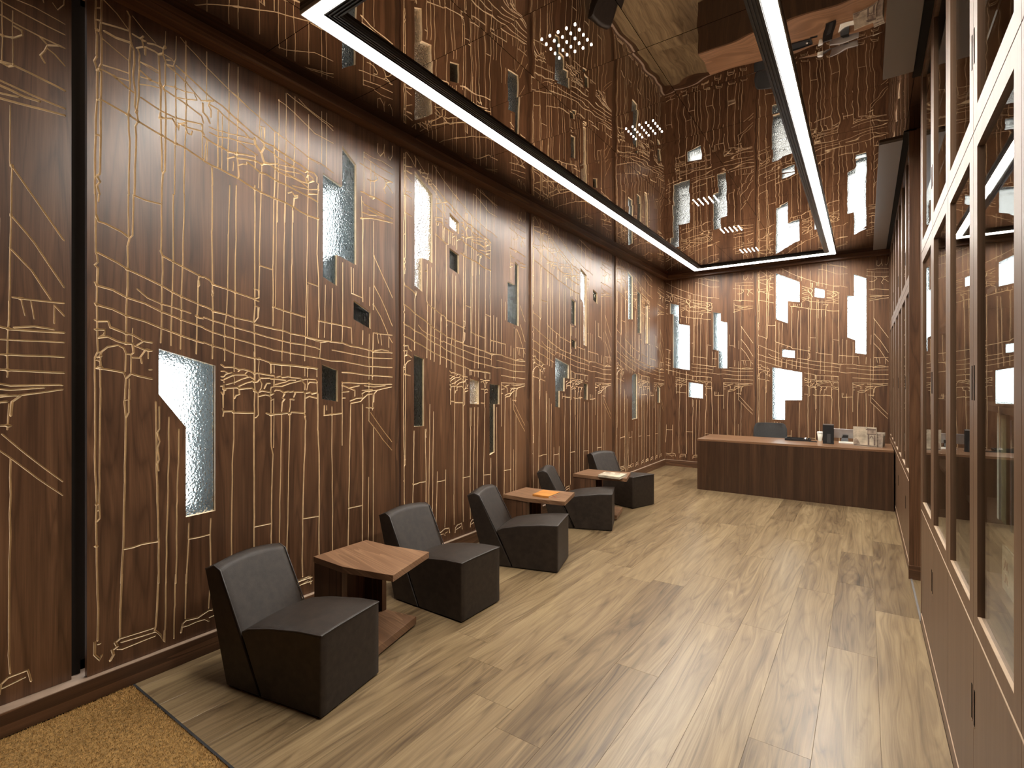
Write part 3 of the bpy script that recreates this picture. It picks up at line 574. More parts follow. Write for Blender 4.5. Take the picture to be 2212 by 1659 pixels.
WIN = {
 1: [(1.202,1.790),(1.502,1.704),(1.502,0.829),(1.339,0.825),(1.339,1.346),(1.202,1.537)],
 2: [(2.408,3.375),(2.535,3.279),(2.535,2.506),(2.362,2.549),(2.362,2.318),(2.243,2.367),(2.243,3.118),(2.408,3.072)],
 3: [(2.511,2.234),(2.675,2.159),(2.675,2.026),(2.511,2.086)],
 4: [(2.234,1.737),(2.369,1.693),(2.369,1.460),(2.234,1.483)],
 5: [(3.153,3.447),(3.375,3.305),(3.375,2.683),(3.245,2.705),(3.245,2.405),(3.153,2.447)],
 6: [(3.605,3.205),(3.742,3.145),(3.742,3.032),(3.605,3.076)],
 7: [(3.605,2.872),(3.742,2.834),(3.742,2.647),(3.605,2.684)],
 8: [(4.692,2.958),(4.770,2.930),(4.770,2.239),(4.552,2.269),(4.552,2.712),(4.692,2.696)],
 9: [(3.144,1.848),(3.267,1.815),(3.267,1.217),(3.144,1.220)],
 10: [(3.906,1.646),(4.048,1.614),(4.048,1.382),(3.906,1.393)],
 11: [(4.226,1.590),(4.400,1.577),(4.400,1.370),(4.318,1.373),(4.318,0.868),(4.226,0.845)],
 12: [(6.287,3.182),(6.475,3.111),(6.475,2.113),(6.375,2.127),(6.375,2.710),(6.287,2.763)],
 13: [(6.022,2.727),(6.149,2.696),(6.149,2.371),(6.022,2.399)],
 14: [(6.679,2.948),(6.828,2.909),(6.828,2.750),(6.679,2.791)],
 15: [(5.595,1.921),(5.958,1.835),(5.958,1.657),(5.839,1.664),(5.839,1.488),(5.709,1.497),(5.709,1.284),(5.595,1.299)],
 16: [(6.385,1.603),(6.513,1.583),(6.513,1.358),(6.385,1.375)],
 17: [(6.032,2.197),(6.159,2.166),(6.159,2.055),(6.032,2.087)],
 18: [(8.005,3.450),(8.200,3.385),(8.200,2.666),(8.005,2.649)],
 19: [(8.415,3.206),(8.590,3.152),(8.590,2.465),(8.415,2.451)],
 20: [(8.795,3.017),(8.936,2.993),(8.936,2.309),(8.795,2.300)],
 21: [(8.168,1.721),(8.300,1.763),(8.408,1.744),(8.408,0.990),(8.168,0.984)],
 22: [(9.433,1.556),(9.590,1.503),(9.590,1.220),(9.433,1.225)],
 23: [(-3.113,3.141),(-2.944,3.092),(-2.944,2.732),(-2.739,2.686),(-2.739,1.841),(-3.057,1.891),(-3.057,2.921),(-3.113,2.937)],
 24: [(-2.317,2.907),(-2.182,2.875),(-2.182,2.729),(-2.070,2.700),(-2.070,1.864),(-2.222,1.866),(-2.222,2.194),(-2.317,2.215)],
 25: [(-2.761,1.613),(-2.499,1.569),(-2.499,1.306),(-2.761,1.330)],
 26: [(-1.279,3.501),(-0.918,3.309),(-0.918,2.965),(-1.094,3.001),(-1.094,2.620),(-1.279,2.704)],
 27: [(-0.700,3.190),(-0.558,3.136),(-0.558,3.000),(-0.700,3.033)],
 28: [(-0.154,3.348),(0.008,3.263),(0.008,2.053),(-0.136,2.077),(-0.136,2.284),(-0.243,2.336),(-0.243,3.012),(-0.154,2.996)],
 29: [(-1.182,2.176),(-0.989,2.145),(-0.989,2.022),(-1.182,2.047)],
 30: [(-1.334,1.872),(-0.884,1.775),(-0.884,1.305),(-1.137,1.300),(-1.137,0.964),(-1.334,0.962)],
}
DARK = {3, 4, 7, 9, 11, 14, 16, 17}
rng = random.Random(11)
LEFT = [(-1.18, 0.835, -3.262, []), (0.885, 2.927, XW, [1, 2, 3, 4]), (2.993, 4.927, XW, [5, 6, 7, 8, 9, 10, 11]),
        (5.026, 7.346, XW, [12, 13, 14, 15, 16, 17]), (7.488, YB, XW, [18, 19, 20, 21, 22])]
BACK = [(XW, -1.612, True, [23, 24, 25]), (-1.592, 0.315, False, [26, 27, 28, 29, 30])]

# left wall: backing behind the joints, base and head; the panels hang on it
mb = MB()
xb = -3.35
mb.box(xb - 0.05, xb, YF - 0.1, YB + 0.4, -0.1, 0.16)
mb.box(xb - 0.05, xb, YF - 0.1, YB + 0.4, 3.56, 3.9)
for y0, y1 in ((YF - 0.1, -1.1), (0.80, 0.93), (2.89, 3.03), (4.89, 5.07), (7.31, 7.53), (YB - 0.04, YB + 0.4)):
    mb.box(xb - 0.05, xb, y0, y1, 0.1, 3.6)
wall_left = tag(mb.build('wall_left', M['gap']), kind='structure')
for (y0, y1, x, ws) in LEFT:
    carved_panel('wall_panel', wall_left, y1 - y0, 0.117, 3.60, y0, [WIN[w] for w in ws],
                 (lambda x, y0: lambda u, z, d: (x - d, y0 + u, z))(x, y0), rng)
box('wall_panel', -3.30, -3.262, YF, -1.19, 0.117, 3.6, M['walnut'], wall_left)
# posts in the joints, with a lens-shaped finger pull cut into each
def post(y0, y1, x, pull_z=None):
    p = box('post', xb, x, y0, y1, 0.117, 3.60, M['walnut_dark'], wall_left)
    if pull_z:
        n = 14; yc = (y0 + y1) / 2; hw = min((y1 - y0) * 0.30, 0.02); hh = 0.075
        out = [(x + 0.0008, yc + hw * math.sin(2 * math.pi * i / n), pull_z + hh * math.cos(2 * math.pi * i / n) ) for i in range(n)]
        ins = [(x - 0.012, yc + 0.3 * hw * math.sin(2 * math.pi * i / n), pull_z + 0.5 * hh * math.cos(2 * math.pi * i / n)) for i in range(n)]
        rim = [(x + 0.002, yc + 0.86 * hw * math.sin(2 * math.pi * i / n), pull_z + 0.95 * hh * math.cos(2 * math.pi * i / n)) for i in range(n)]
        m2 = MB(); m2.loft([out, rim, ins], smooth=True); m2.build('finger_pull', M['table_side'], p)
post(2.935, 2.985, -3.232, 1.02)
post(4.935, 5.018, -3.236, 1.02)
post(7.352, 7.482, -3.236, 1.02)
box('post', xb, -3.30, 0.842, 0.880, 0.117, 3.6, M['gap'], wall_left)

# back wall
mb = MB()
mb.box(XW - 0.3, 1.7, YB + 0.10, YB + 0.15, -0.1, 0.16)
mb.box(XW - 0.3, 1.7, YB + 0.10, YB + 0.15, 3.56, 3.9)
for x0, x1 in ((-3.55, XW + 0.03), (-1.64, -1.56), (0.28, 1.7)):
    mb.box(x0, x1, YB + 0.10, YB + 0.15, 0.1, 3.6)
wall_back = tag(mb.build('wall_back', M['gap']), kind='structure')
for (x0, x1, crop, ws) in BACK:
    carved_panel('wall_panel', wall_back, x1 - x0, 0.117, 3.60, x0, [WIN[w] for w in ws],
                 (lambda x0: lambda u, z, d: (x0 + u, YB + d, z))(x0), rng, crop=crop, mat='walnut_back', wk=0.82)
box('post', -1.612, -1.592, YB + 0.004, YB + 0.1, 0.117, 3.6, M['walnut_dark'], wall_back)

# openings: pane of hammered glass, plastered reveal, lining
for n, poly in WIN.items():
    left = n < 23
    dep = 0.30 if left else 0.16
    if left: f = lambda u, z, d: (XW - d, u, z)
    else: f = lambda u, z, d: (u, YB + d, z)
    w = empty('window_%d' % n, f(sum(p[0] for p in poly) / len(poly), min(p[1] for p in poly), 0.0))
    tag(w, kind='structure')
    def chd(nm, mbx, mat):
        o = mbx.build(nm, mat); o.parent = w; o.matrix_parent_inverse = Matrix.Translation(-Vector(w.location)); return o
    a = [f(u, z, 0.020) for u, z in poly]; b = [f(u, z, 0.027) for u, z in poly]
    m2 = MB(); m2.loft([a, b], smooth=False); chd('pane', m2, M['hammered'])
    a = [f(u, z, 0.030) for u, z in poly]; b = [f(u, z, 0.030 + dep) for u, z in poly]
    m2 = MB(); m2.loft([a, b], smooth=False, caps=False); chd('reveal', m2, M['plaster'])
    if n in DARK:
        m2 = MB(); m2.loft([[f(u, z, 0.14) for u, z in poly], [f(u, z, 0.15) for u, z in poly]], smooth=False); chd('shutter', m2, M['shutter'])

# ------------------------------------------------------------------ skirting and cornice
mb = MB(); mb.box(-3.34, -3.19, YF, YB, 0.0, 0.112)
bb = tag(mb.build('baseboard_left', M['base_y'], bevel=0.002), kind='structure')
box('painted_light_strip', -3.34, -3.1905, YF, YB, 0.112, 0.1155, M['painted_lit_ledge'], bb)  # added strip: its pale colour imitates the wall wash on the skirting top
mb = MB(); mb.box(-3.19, 0.30, YB - 0.03, YB + 0.1, 0.0, 0.112)
bb = tag(mb.build('baseboard_back', M['walnut_x'], bevel=0.002), kind='structure')
box('painted_light_strip', -3.19, 0.30, YB - 0.0295, YB + 0.1, 0.112, 0.1155, M['painted_lit_ledge'], bb)  # same added strip, lit skirting top painted as pale colour
mb = MB(); mb.box(-3.36, -3.12, YF, YB + 0.2, 3.592, ZC + 0.03)
tag(mb.build('trim_2', M['walnut_y']), kind='structure')
mb = MB(); mb.box(-3.12, 0.60, YB - 0.10, YB + 0.2, 3.592, ZC + 0.03)
tag(mb.build('trim_3', M['walnut_x']), kind='structure')
# small steel stop at the foot of the near panel
# ------------------------------------------------------------------ ceiling of mirror tiles
ceiling = tag(box('ceiling', -3.45, 1.7, YF - 0.1, YB + 0.3, ZC + 0.03, ZC + 0.1, M['gap']), kind='structure')
def tile_mesh(n=14, amp=0.0009, seed=0):
    r = random.Random(seed)
    sx, sy = r.uniform(.6, 1.3), r.uniform(.6, 1.3)
    mb = MB(); vs = []; fs = []
    for j in range(n + 1):
        for i in range(n + 1):
            x, y = 2 * i / n - 1, 2 * j / n - 1
            z = amp * (sx * abs(x) ** 2.4 + sy * abs(y) ** 2.4 - 0.9 * sx * (x * y) ** 2)
            vs.append((x / 2, y / 2, z))
    for j in range(n):
        for i in range(n):
            a = j * (n + 1) + i
            fs.append((a, a + n + 1, a + n + 2, a + 1))
    b = len(vs)
    ring = [i for i in range(n + 1)] + [j * (n + 1) + n for j in range(1, n + 1)] + [n * (n + 1) + i for i in range(n - 1, -1, -1)] + [j * (n + 1) for j in range(n - 1, 0, -1)]
    nr = len(ring)
    for q in ring: vs.append(vs[q])
    for q in ring: vs.append((vs[q][0], vs[q][1], 0.012))
    for q in range(nr):
        fs.append((b + q, b + (q + 1) % nr, b + nr + (q + 1) % nr, b + nr + q))
    me = bpy.data.meshes.new('ceiling_tile'); me.from_pydata(vs, [], fs)
    me.polygons.foreach_set('use_smooth', [True] * (n * n) + [False] * len(ring)); me.update()
    me.materials.append(M['mirror'])
    return me
TILES = [tile_mesh(seed=s) for s in range(6)]
trng = random.Random(3)
def tile(x0, x1, y0, y1):
    o = bpy.data.objects.new('ceiling_tile', trng.choice(TILES)); C.objects.link(o); o.parent = ceiling
    o.location = ((x0 + x1) / 2, (y0 + y1) / 2, ZC)
    o.scale = (x1 - x0 - 0.003, y1 - y0 - 0.003, 1)
    o.rotation_euler = (trng.uniform(-1, 1) * 0.0012, trng.uniform(-1, 1) * 0.0012, 0)
TX = [-3.13, -2.57, -1.84, -1.11, -0.38, 0.27]
TYS = [1.74 + 0.655 * q for q in range(-5, 13)]
TYS[0] = YF; TYS[-1] = YB - 0.09
for y0, y1 in zip(TYS[:-1], TYS[1:]):
    for x0, x1 in zip(TX[:-1], TX[1:]): tile(x0, x1, y0, y1)
for y0, y1 in ((PASS0, 4.825), (4.825, PASS1)):
    for x0, x1 in ((0.27, 0.95), (0.95, 1.63)): tile(x0, x1, y0, y1)

# soffit boards along the cabinets
tag(box('trim_4', 0.095, 0.258, YF, 4.25, ZC - 0.022, ZC + 0.02, M['soffit'], bevel=0.002), kind='structure')
tag(box('trim_5', 0.095, 0.258, 5.40, 9.62, ZC - 0.022, ZC + 0.02, M['soffit'], bevel=0.002), kind='structure')
tag(box('trim_6', 0.258, 0.34, YF, PASS0, ZC - 0.006, ZC + 0.02, M['gap']), kind='structure')
tag(box('trim_7', 0.258, 0.34, PASS1, YB, ZC - 0.006, ZC + 0.02, M['gap']), kind='structure')

# ------------------------------------------------------------------ remaining walls
tag(box('wall_front', -3.45, 1.0, YF - 0.1, YF, -0.1, 3.8, M['walnut']), kind='structure')
wr = MB()
wr.box(0.80, 0.86, YF, PASS0 + 0.0, 0, ZC + 0.03)
wr.box(0.80, 0.86, PASS1 + 0.03, YB, 0, ZC + 0.03)
wr.box(1.62, 1.68, PASS0 - 0.1, PASS1 + 0.1, 0, ZC + 0.03)
wr.box(0.80, 1.68, PASS0 - 0.03, PASS0, 0, ZC + 0.03)
tag(wr.build('wall_right', M['wall_plain']), kind='structure')
pier = tag(box('wall_pier', 0.292, 1.68, PASS1, PASS1 + 0.03, 0, ZC + 0.03, M['walnut']), kind='structure')
tag(box('baseboard_pier', 0.288, 1.68, PASS1 - 0.016, PASS1, 0, 0.11, M['walnut_x']), kind='structure')

# ------------------------------------------------------------------ LED loop under the ceiling
LX0, LX1, LY0, LY1 = -2.55, -0.385, 1.64, 9.47
LW = 0.073
zl = ZC - 0.026
led = empty('led_light_frame', ((LX0 + LX1) / 2, (LY0 + LY1) / 2, zl))
tag(led, 'bright rectangular white LED light frame running around the mirrored ceiling', 'light')
def ledpart(nm, mbx, mat, parent=None, bevel=0):
    o = mbx.build(nm, mat, None, bevel); p = parent or led
    o.parent = p; o.matrix_parent_inverse = p.matrix_world.inverted() if parent else Matrix.Translation(-Vector(led.location)); return o
bpy.context.view_layer.update()
def ring4(x0, x1, y0, y1, w):
    return [((x0, x0 + w), (y0, y1)), ((x1 - w, x1), (y0, y1)), ((x0 + w, x1 - w), (y0, y0 + w)), ((x0 + w, x1 - w), (y1 - w, y1))]
hb = MB()
for (a, b), (c, d) in ring4(LX0 - 0.006, LX1 + 0.006, LY0 - 0.006, LY1 + 0.006, LW * 2 + 0.012):
    hb.box(a, b, c, d, zl + 0.006, ZC + 0.02)
ledpart('housing', hb, M['led_dark'])
hb = MB()
for (a, b), (c, d) in ring4(LX0 - 0.006, LX1 + 0.006, LY0 - 0.006, LY1 + 0.006, 0.006):
    hb.box(a, b, c, d, zl - 0.014, zl + 0.006)
ledpart('rim', hb, M['grey_metal'])
for (a, b), (c, d) in ring4(LX0, LX1, LY0, LY1, LW):
    ledpart('led_strip', MB().box(a, b, c, d, zl, zl + 0.005), M['led'])
for i in range(4):
    q = LW + 0.008 + i * 0.018
    for (a, b), (c, d) in ring4(LX0 + q, LX1 - q, LY0 + q, LY1 - q, 0.007):
        ledpart('slot_blade', MB().box(a, b, c, d, zl - 0.001, zl + 0.007), M['led_dark'])

# downlight clusters: 25 tiny LEDs in a square
spot_me = MB().lathe([(0.0001, -0.004), (0.0055, -0.004), (0.0065, 0.0), (0.0065, 0.008)], seg=10).mesh('led_spot')
spot_me.materials.append(M['spot'])
for q, where in zip((1, 3, 6, 8, 10), ('nearest the room entrance', 'second from the room entrance', 'in the middle of the ceiling', 'second from the reception desk', 'nearest the reception desk')):
    cy_ = 1.74 + 0.655 * (q + 0.5)
    t = empty('downlight_cluster', (-1.487, cy_, ZC))
    tag(t, 'square cluster of tiny white ceiling spots, the one ' + where, 'downlight', 'downlight clusters in the mirror ceiling')
    for i in range(5):
        for j in range(5):
            o = bpy.data.objects.new('led_spot', spot_me); C.objects.link(o); o.parent = t
            o.location = ((i - 2) * 0.056, (j - 2) * 0.053, -0.002)

# ------------------------------------------------------------------ doormat
mat_e = empty('doormat', ((MAT_X0 + MAT_X1) / 2, (MAT_Y0 + MAT_Y1) / 2, -0.0155))
tag(mat_e, 'brown coir doormat let into the wooden floor by the entrance', 'doormat')
def matpart(nm, me_or_mb, mat):
    o = me_or_mb.build(nm, mat) if isinstance(me_or_mb, MB) else link(nm, me_or_mb, mat)
    o.parent = mat_e; o.matrix_parent_inverse = Matrix.Translation(-Vector(mat_e.location)); return o
matpart('mat_base', MB().box(MAT_X0, MAT_X1, MAT_Y0, MAT_Y1, -0.0154, -0.002), M['coir'])
matpart('edge_strip', MB().box(MAT_X0, MAT_X1 + 0.01, MAT_Y1, MAT_Y1 + 0.0105, -0.0154, 0.003), M['rubber'])
matpart('edge_strip', MB().box(MAT_X1, MAT_X1 + 0.01, MAT_Y0, MAT_Y1, -0.0154, 0.003), M['rubber'])
r = np.random.default_rng(5)
nb = 90000
vx = MAT_X0 + (r.random(nb) ** 1.25) * (MAT_X1 - MAT_X0); vy = MAT_Y1 - (r.random(nb) ** 1.3) * (MAT_Y1 - MAT_Y0)
an = r.random(nb) * 6.283; hh = 0.005 + 0.008 * r.random(nb); ww = 0.0016
tx = vx + r.normal(0, 0.004, nb); ty = vy + r.normal(0, 0.004, nb)
vv = np.empty((nb * 3, 3))
vv[0::3] = np.c_[vx - ww * np.cos(an), vy - ww * np.sin(an), np.full(nb, -0.004)]
vv[1::3] = np.c_[vx + ww * np.cos(an), vy + ww * np.sin(an), np.full(nb, -0.004)]
vv[2::3] = np.c_[np.clip(tx, MAT_X0, MAT_X1), np.clip(ty, MAT_Y0, MAT_Y1 - 0.001), -0.004 + hh]
me = bpy.data.meshes.new('pile')
me.vertices.add(nb * 3); me.vertices.foreach_set('co', vv.ravel())
me.loops.add(nb * 3); me.loops.foreach_set('vertex_index', np.arange(nb * 3, dtype=np.int32))
me.polygons.add(nb); me.polygons.foreach_set('loop_start', np.arange(0, nb * 3, 3, dtype=np.int32))
me.update(calc_edges=True)
tag(matpart('pile', me, M['coir_fibre']), kind='stuff')

# ------------------------------------------------------------------ lounge chairs
def rounded(poly, rad, seg=3):
    out = []; n = len(poly)
    for i in range(n):
        p0, p1, p2 = Vector(poly[i - 1]), Vector(poly[i]), Vector(poly[(i + 1) % n])
        rr = rad[i] if isinstance(rad, (list, tuple)) else rad
        a = (p0 - p1); b = (p2 - p1)
        d = min(rr, a.length * 0.45, b.length * 0.45)
        A = p1 + a.normalized() * d; B = p1 + b.normalized() * d
        for k in range(seg + 1):
            t = k / seg
            out.append(tuple((1 - t) ** 2 * A + 2 * t * (1 - t) * p1 + t * t * B))
    return out
def inset(poly, d):
    n = len(poly); out = []
    area = sum(poly[i][0] * poly[(i + 1) % n][1] - poly[(i + 1) % n][0] * poly[i][1] for i in range(n))
    sg = 1 if area > 0 else -1
    for i in range(n):
        a = Vector(poly[i - 1]); b = Vector(poly[(i + 1) % n])
        t = (b - a); t = t.normalized() if t.length > 1e-9 else Vector((1, 0))
        out.append((poly[i][0] - t.y * d * sg, poly[i][1] + t.x * d * sg))
    return out
def cushion(profile, w, rad=0.016, soft=0.014, crown=None):
    """profile in (x, z), lofted along y with softened ends and an optional crown of its faces"""
    ring = rounded(profile, rad)
    secs = []
    ys = [(-1.0, soft), (-1.0 + 0.25 * soft * 2 / w, soft * 0.55), (-1.0 + soft * 2 / w * 0.9, soft * 0.1)]
    ys += [(-0.8 + 0.2 * q, 0.0) for q in range(9)]
    ys += [(-a, b) for a, b in reversed(ys[:3])]
    for t, ins in ys:
        pr = inset(ring, ins)
        secs.append([(x + (crown(x, z, t)[0] if crown else 0), t * w / 2, z + (crown(x, z, t)[1] if crown else 0)) for x, z in pr])
    return MB().loft(secs)
CW = 0.428
def make_chair():
    root = empty('lounge_chair')
    # seat block: leans against the slanting back slab
    seat = [(0.345, 0.006), (0.345, 0.400), (0.20, 0.393), (0.0, 0.368), (-0.15, 0.336), (-0.205, 0.308), (-0.055, 0.006)]
    rs = [0.008, 0.012, 0.03, 0.03, 0.03, 0.006, 0.006]
    def c1(x, z, t):
        k = max(0, min(1, (z - 0.29) / 0.06))
        return (0, 0.026 * k * (1 - t * t) * max(0.15, min(1, (0.35 - x) / 0.2)))
    s = cushion(seat, CW, rs, 0.008, c1).build('seat', M['leather'], root)
    back = [(-0.062, 0.006), (-0.212, 0.303), (-0.366, 0.606), (-0.415, 0.624), (-0.486, 0.596), (-0.315, 0.006)]
    rb = [0.006, 0.006, 0.016, 0.02, 0.014, 0.008]
    def c2(x, z, t):
        k = max(0, min(1, (z - 0.30) / 0.12))
        return (-0.016 * k * (1 - t * t) if x > -0.19 - 0.55 * (z - 0.3) - 0.06 else 0, 0.022 * (1 - t * t) * max(0, (z - 0.5) / 0.12))
    b = cushion(back, CW, rb, 0.008, c2).build('backrest', M['leather'], root)
    for sg in (-1, 1):
        y = sg * (CW / 2 - 0.003)
        MB().tube([(0.342, y, 0.397), (0.20, y, 0.390), (0.0, y, 0.364), (-0.15, y, 0.332), (-0.195, y, 0.310)], 0.0038).build('piping', M['leather_trim'], s)
        MB().tube([(-0.206, y, 0.305), (-0.29, y, 0.462), (-0.364, y, 0.602), (-0.412, y, 0.621), (-0.482, y, 0.594)], 0.0038).build('piping', M['leather_trim'], b)
    MB().tube([(0.344, -CW / 2 + 0.003, 0.396), (0.346, -0.1, 0.400), (0.346, 0.1, 0.400), (0.344, CW / 2 - 0.003, 0.396)], 0.0038).build('piping', M['leather_trim'], s)
    MB().box(-0.30, 0.33, -CW / 2 + 0.012, CW / 2 - 0.012, 0.0, 0.012).build('plinth', M['black'], root)
    return root
chair0 = make_chair()
CH = [((695, 1555), 10.5, 'dark brown leather lounge chair nearest the doormat'),
      ((998.3, 1346.4), -0.5, 'dark brown leather lounge chair just past the first side table'),
      ((1204.8, 1238.8), 16.0, 'dark brown leather lounge chair before the table with the orange book'),
      ((1322.4, 1148.3), 20.0, 'dark brown leather lounge chair between the two tables with books'),
      ((1367, 1099.7), -19.5, 'dark brown leather lounge chair nearest the reception desk')]
for i, (px, ang, lab) in enumerate(CH):
    o = chair0 if i == 0 else copy_tree(chair0)
    a = math.radians(ang); p = at(*px, z=0)
    fx, fy = 0.345, -CW / 2 + 0.006       # the front corner that the photograph shows on the floor
    o.location = (p.x - (fx * math.cos(a) - fy * math.sin(a)), p.y - (fx * math.sin(a) + fy * math.cos(a)), 0)
    o.rotation_euler = (0, 0, a)
    tag(o, lab, 'chair', 'leather lounge chairs along the carved wall')

# ------------------------------------------------------------------ bent side tables
def make_table():
    root = empty('side_table')
    top = [(0, 0), (0.298, -0.008), (0.657, 0.069), (0.540, 0.483), (0.212, 0.423), (0, 0.417)]
    MB().prism(top, 0.462, 0.50).build('tabletop', M['table_wood'], root, 0.0015)
    MB().prism([(0.0, 0.006), (0.288, 0.0), (0.288, 0.036), (0.0, 0.042)], 0.062, 0.462).build('side_panel', M['table_side'], root, 0.001)
    MB().prism([(0.0, 0.377), (0.205, 0.382), (0.205, 0.418), (0.0, 0.412)], 0.062, 0.462).build('side_panel', M['table_side'], root, 0.001)
    MB().box(0.0, 0.034, 0.042, 0.377, 0.062, 0.462).build('back_panel', M['table_side'], root, 0.001)
    base = [(0, 0.0), (0.298, -0.005), (0.545, 0.05), (0.444, 0.462), (0.21, 0.423), (0, 0.417)]
    MB().prism(base, 0.014, 0.062).build('base_plate', M['table_wood'], root, 0.0015)
    MB().prism([(0.03, 0.03), (0.29, 0.03), (0.51, 0.08), (0.425, 0.43), (0.2, 0.39), (0.03, 0.39)], 0.0, 0.014).build('plinth', M['black'], root)
    return root
tab0 = make_table()
TB = [((-2.874, 1.932), 'bare bent walnut side table between the two nearest lounge chairs'),
      ((-2.943, 4.080), 'bent walnut side table carrying the orange notebook'),
      ((-2.913, 5.490), 'bent walnut side table carrying the pale printed book')]
for i, ((x, y), lab) in enumerate(TB):
    o = tab0 if i == 0 else copy_tree(tab0)
    o.location = (x, y, 0)
    tag(o, lab, 'table', 'bent walnut side tables')

def book(name, px, z0, th, cover, pages, label, extra=None):
    c = [at(*q, z=z0 + th) for q in px]                   # left, back, right, front corners of the cover
    ctr = (c[0] + c[1] + c[2] + c[3]) / 4
    root = empty(name, (ctr.x, ctr.y, z0))
    L = [(q.x - ctr.x, q.y - ctr.y) for q in c]
    def sc(k): return [(x * k, y * k) for x, y in L]
    MB().prism(L, 0, 0.0025).build('cover', cover, root)
    MB().prism(sc(0.955), 0.0025, th - 0.0025).build('pages', pages, root)
    MB().prism(L, th - 0.0025, th).build('cover', cover, root)
    sp = [L[0], L[3], (L[3][0] * 0.97, L[3][1] * 0.97), (L[0][0] * 0.97, L[0][1] * 0.97)]
    MB().prism(sp, 0.0025, th - 0.0025).build('spine', cover, root)
    if extra: extra(root, L, th)
    tag(root, label, 'book')
    return root
def ribbon(root, L, th):
    p = Vector((*L[3], 0)).lerp(Vector((*L[2], 0)), 0.35)
    d = p.normalized()
    MB().add([(p.x*.96, p.y*.96, th*0.5), (p.x*.96+.006, p.y*.96+.004, th*0.5), (p.x+d.x*.03+.008, p.y+d.y*.03, 0.002), (p.x+d.x*.03, p.y+d.y*.03+.001, 0.0015),
              (p.x+d.x*.055+.012, p.y+d.y*.055-.004, 0.0015), (p.x+d.x*.052+.004, p.y+d.y*.055-.008, 0.001)],
             [(0, 1, 2, 3), (3, 2, 4, 5)]).build('ribbon', M['red'], root)
book('notebook', [(1150.4, 1067.5), (1173.6, 1057.5), (1210, 1063), (1185, 1072.4)], 0.5005, 0.018, M['orange'], M['paper'], 'orange leather notebook with red ribbon on the middle side table', ribbon)
def print_on(root, L, th):
    a, b, c, d = [Vector((*q, th + 0.0004)) for q in L]
    def quad(u0, u1, v0, v1): return [tuple((a.lerp(d, u)).lerp(b.lerp(c, u), v)) for u, v in ((u0, v0), (u1, v0), (u1, v1), (u0, v1))]
    for (u0, u1, v0, v1) in ((0.12, 0.8, 0.62, 0.66), (0.2, 0.9, 0.5, 0.53), (0.05, 0.3, 0.72, 0.95), (0.5, 0.75, 0.7, 0.9), (0.3, 0.95, 0.2, 0.23)):
        MB().add(quad(u0, u1, v0, v1), [(0, 1, 2, 3)]).build('print', M['ink_pale'], root)
book('printed_book', [(1292, 1025.2), (1308.5, 1018.7), (1355, 1023.2), (1338, 1031)], 0.5005, 0.026, M['cream_print'], M['paper'], 'pale cream printed book lying on the farthest side table', print_on)

# ------------------------------------------------------------------ reception desk and what stands on it
desk = empty('reception_desk', (-0.9, 8.3, 0)); tag(desk, 'long dark walnut reception desk in front of the back wall', 'desk')
def on(root, o):
    o.parent = root; o.matrix_parent_inverse = Matrix.Translation(-Vector(root.location)); return o
DX0, DX1, DY0, DY1, DZ = -2.085, 0.288, 7.895, 8.715, 0.76
on(desk, box('desktop', DX0, DX1, DY0, DY1, DZ - 0.028, DZ, M['desk_top'], None, 0.002))
on(desk, box('front_panel', DX0, DX1, DY0 + 0.002, DY0 + 0.04, 0.0, DZ - 0.028, M['walnut_straight'], None, 0.001))
on(desk, box('side_panel', DX0 + 0.001, DX0 + 0.04, DY0 + 0.04, DY1 - 0.002, 0.0, DZ - 0.028, M['walnut_straight']))
on(desk, box('side_panel', DX1 - 0.04, DX1 - 0.001, DY0 + 0.04, DY1 - 0.002, 0.0, DZ - 0.028, M['walnut_straight']))
on(desk, box('drawer_unit', DX0 + 0.04, DX0 + 0.5, DY0 + 0.15, DY1 - 0.02, 0.02, DZ - 0.03, M['walnut_straight']))

p0 = at(1703.6, 948, z=DZ); p1 = at(1744, 955.5, z=DZ)
tr = empty('desk_tray', ((p0.x + p1.x) / 2, (p0.y + p1.y) / 2 + 0.04, DZ)); tag(tr, 'shallow black tray on the reception desk', 'tray')
MB().box(-0.15, 0.15, -0.10, 0.10, 0, 0.006).build('tray_floor', M['black'], tr)
for (a, b, c, d) in ((-0.16, 0.16, -0.11, -0.10), (-0.16, 0.16, 0.10, 0.11), (-0.16, -0.15, -0.10, 0.10), (0.15, 0.16, -0.10, 0.10)):
    MB().box(a, b, c, d, 0, 0.032).build('tray_edge', M['black'], tr)
bl = empty('desk_bell', (tr.location.x + 0.10, tr.location.y - 0.01, DZ + 0.0065)); tag(bl, 'small black bell with a bright top in the tray', 'bell')
MB().lathe([(0.032, 0), (0.032, 0.006), (0.03, 0.008)]).build('bell_base', M['black'], bl)
MB().lathe([(0.028, 0.008), (0.029, 0.02), (0.022, 0.034), (0.010, 0.042), (0.0005, 0.044)]).build('bell_dome', M['chrome'], bl)

pc = at(1771, 953.5, z=DZ)
cup = empty('takeaway_cup', (pc.x, pc.y + 0.04, DZ)); tag(cup, 'white takeaway cup with lid left of the black terminal', 'cup')
MB().lathe([(0.024, 0), (0.036, 0.118), (0.034, 0.118), (0.0235, 0.004)]).build('cup_body', M['paper'], cup)
MB().lathe([(0.0385, 0.116), (0.0385, 0.128), (0.034, 0.138), (0.0005, 0.138)]).build('lid', M['white'], cup)

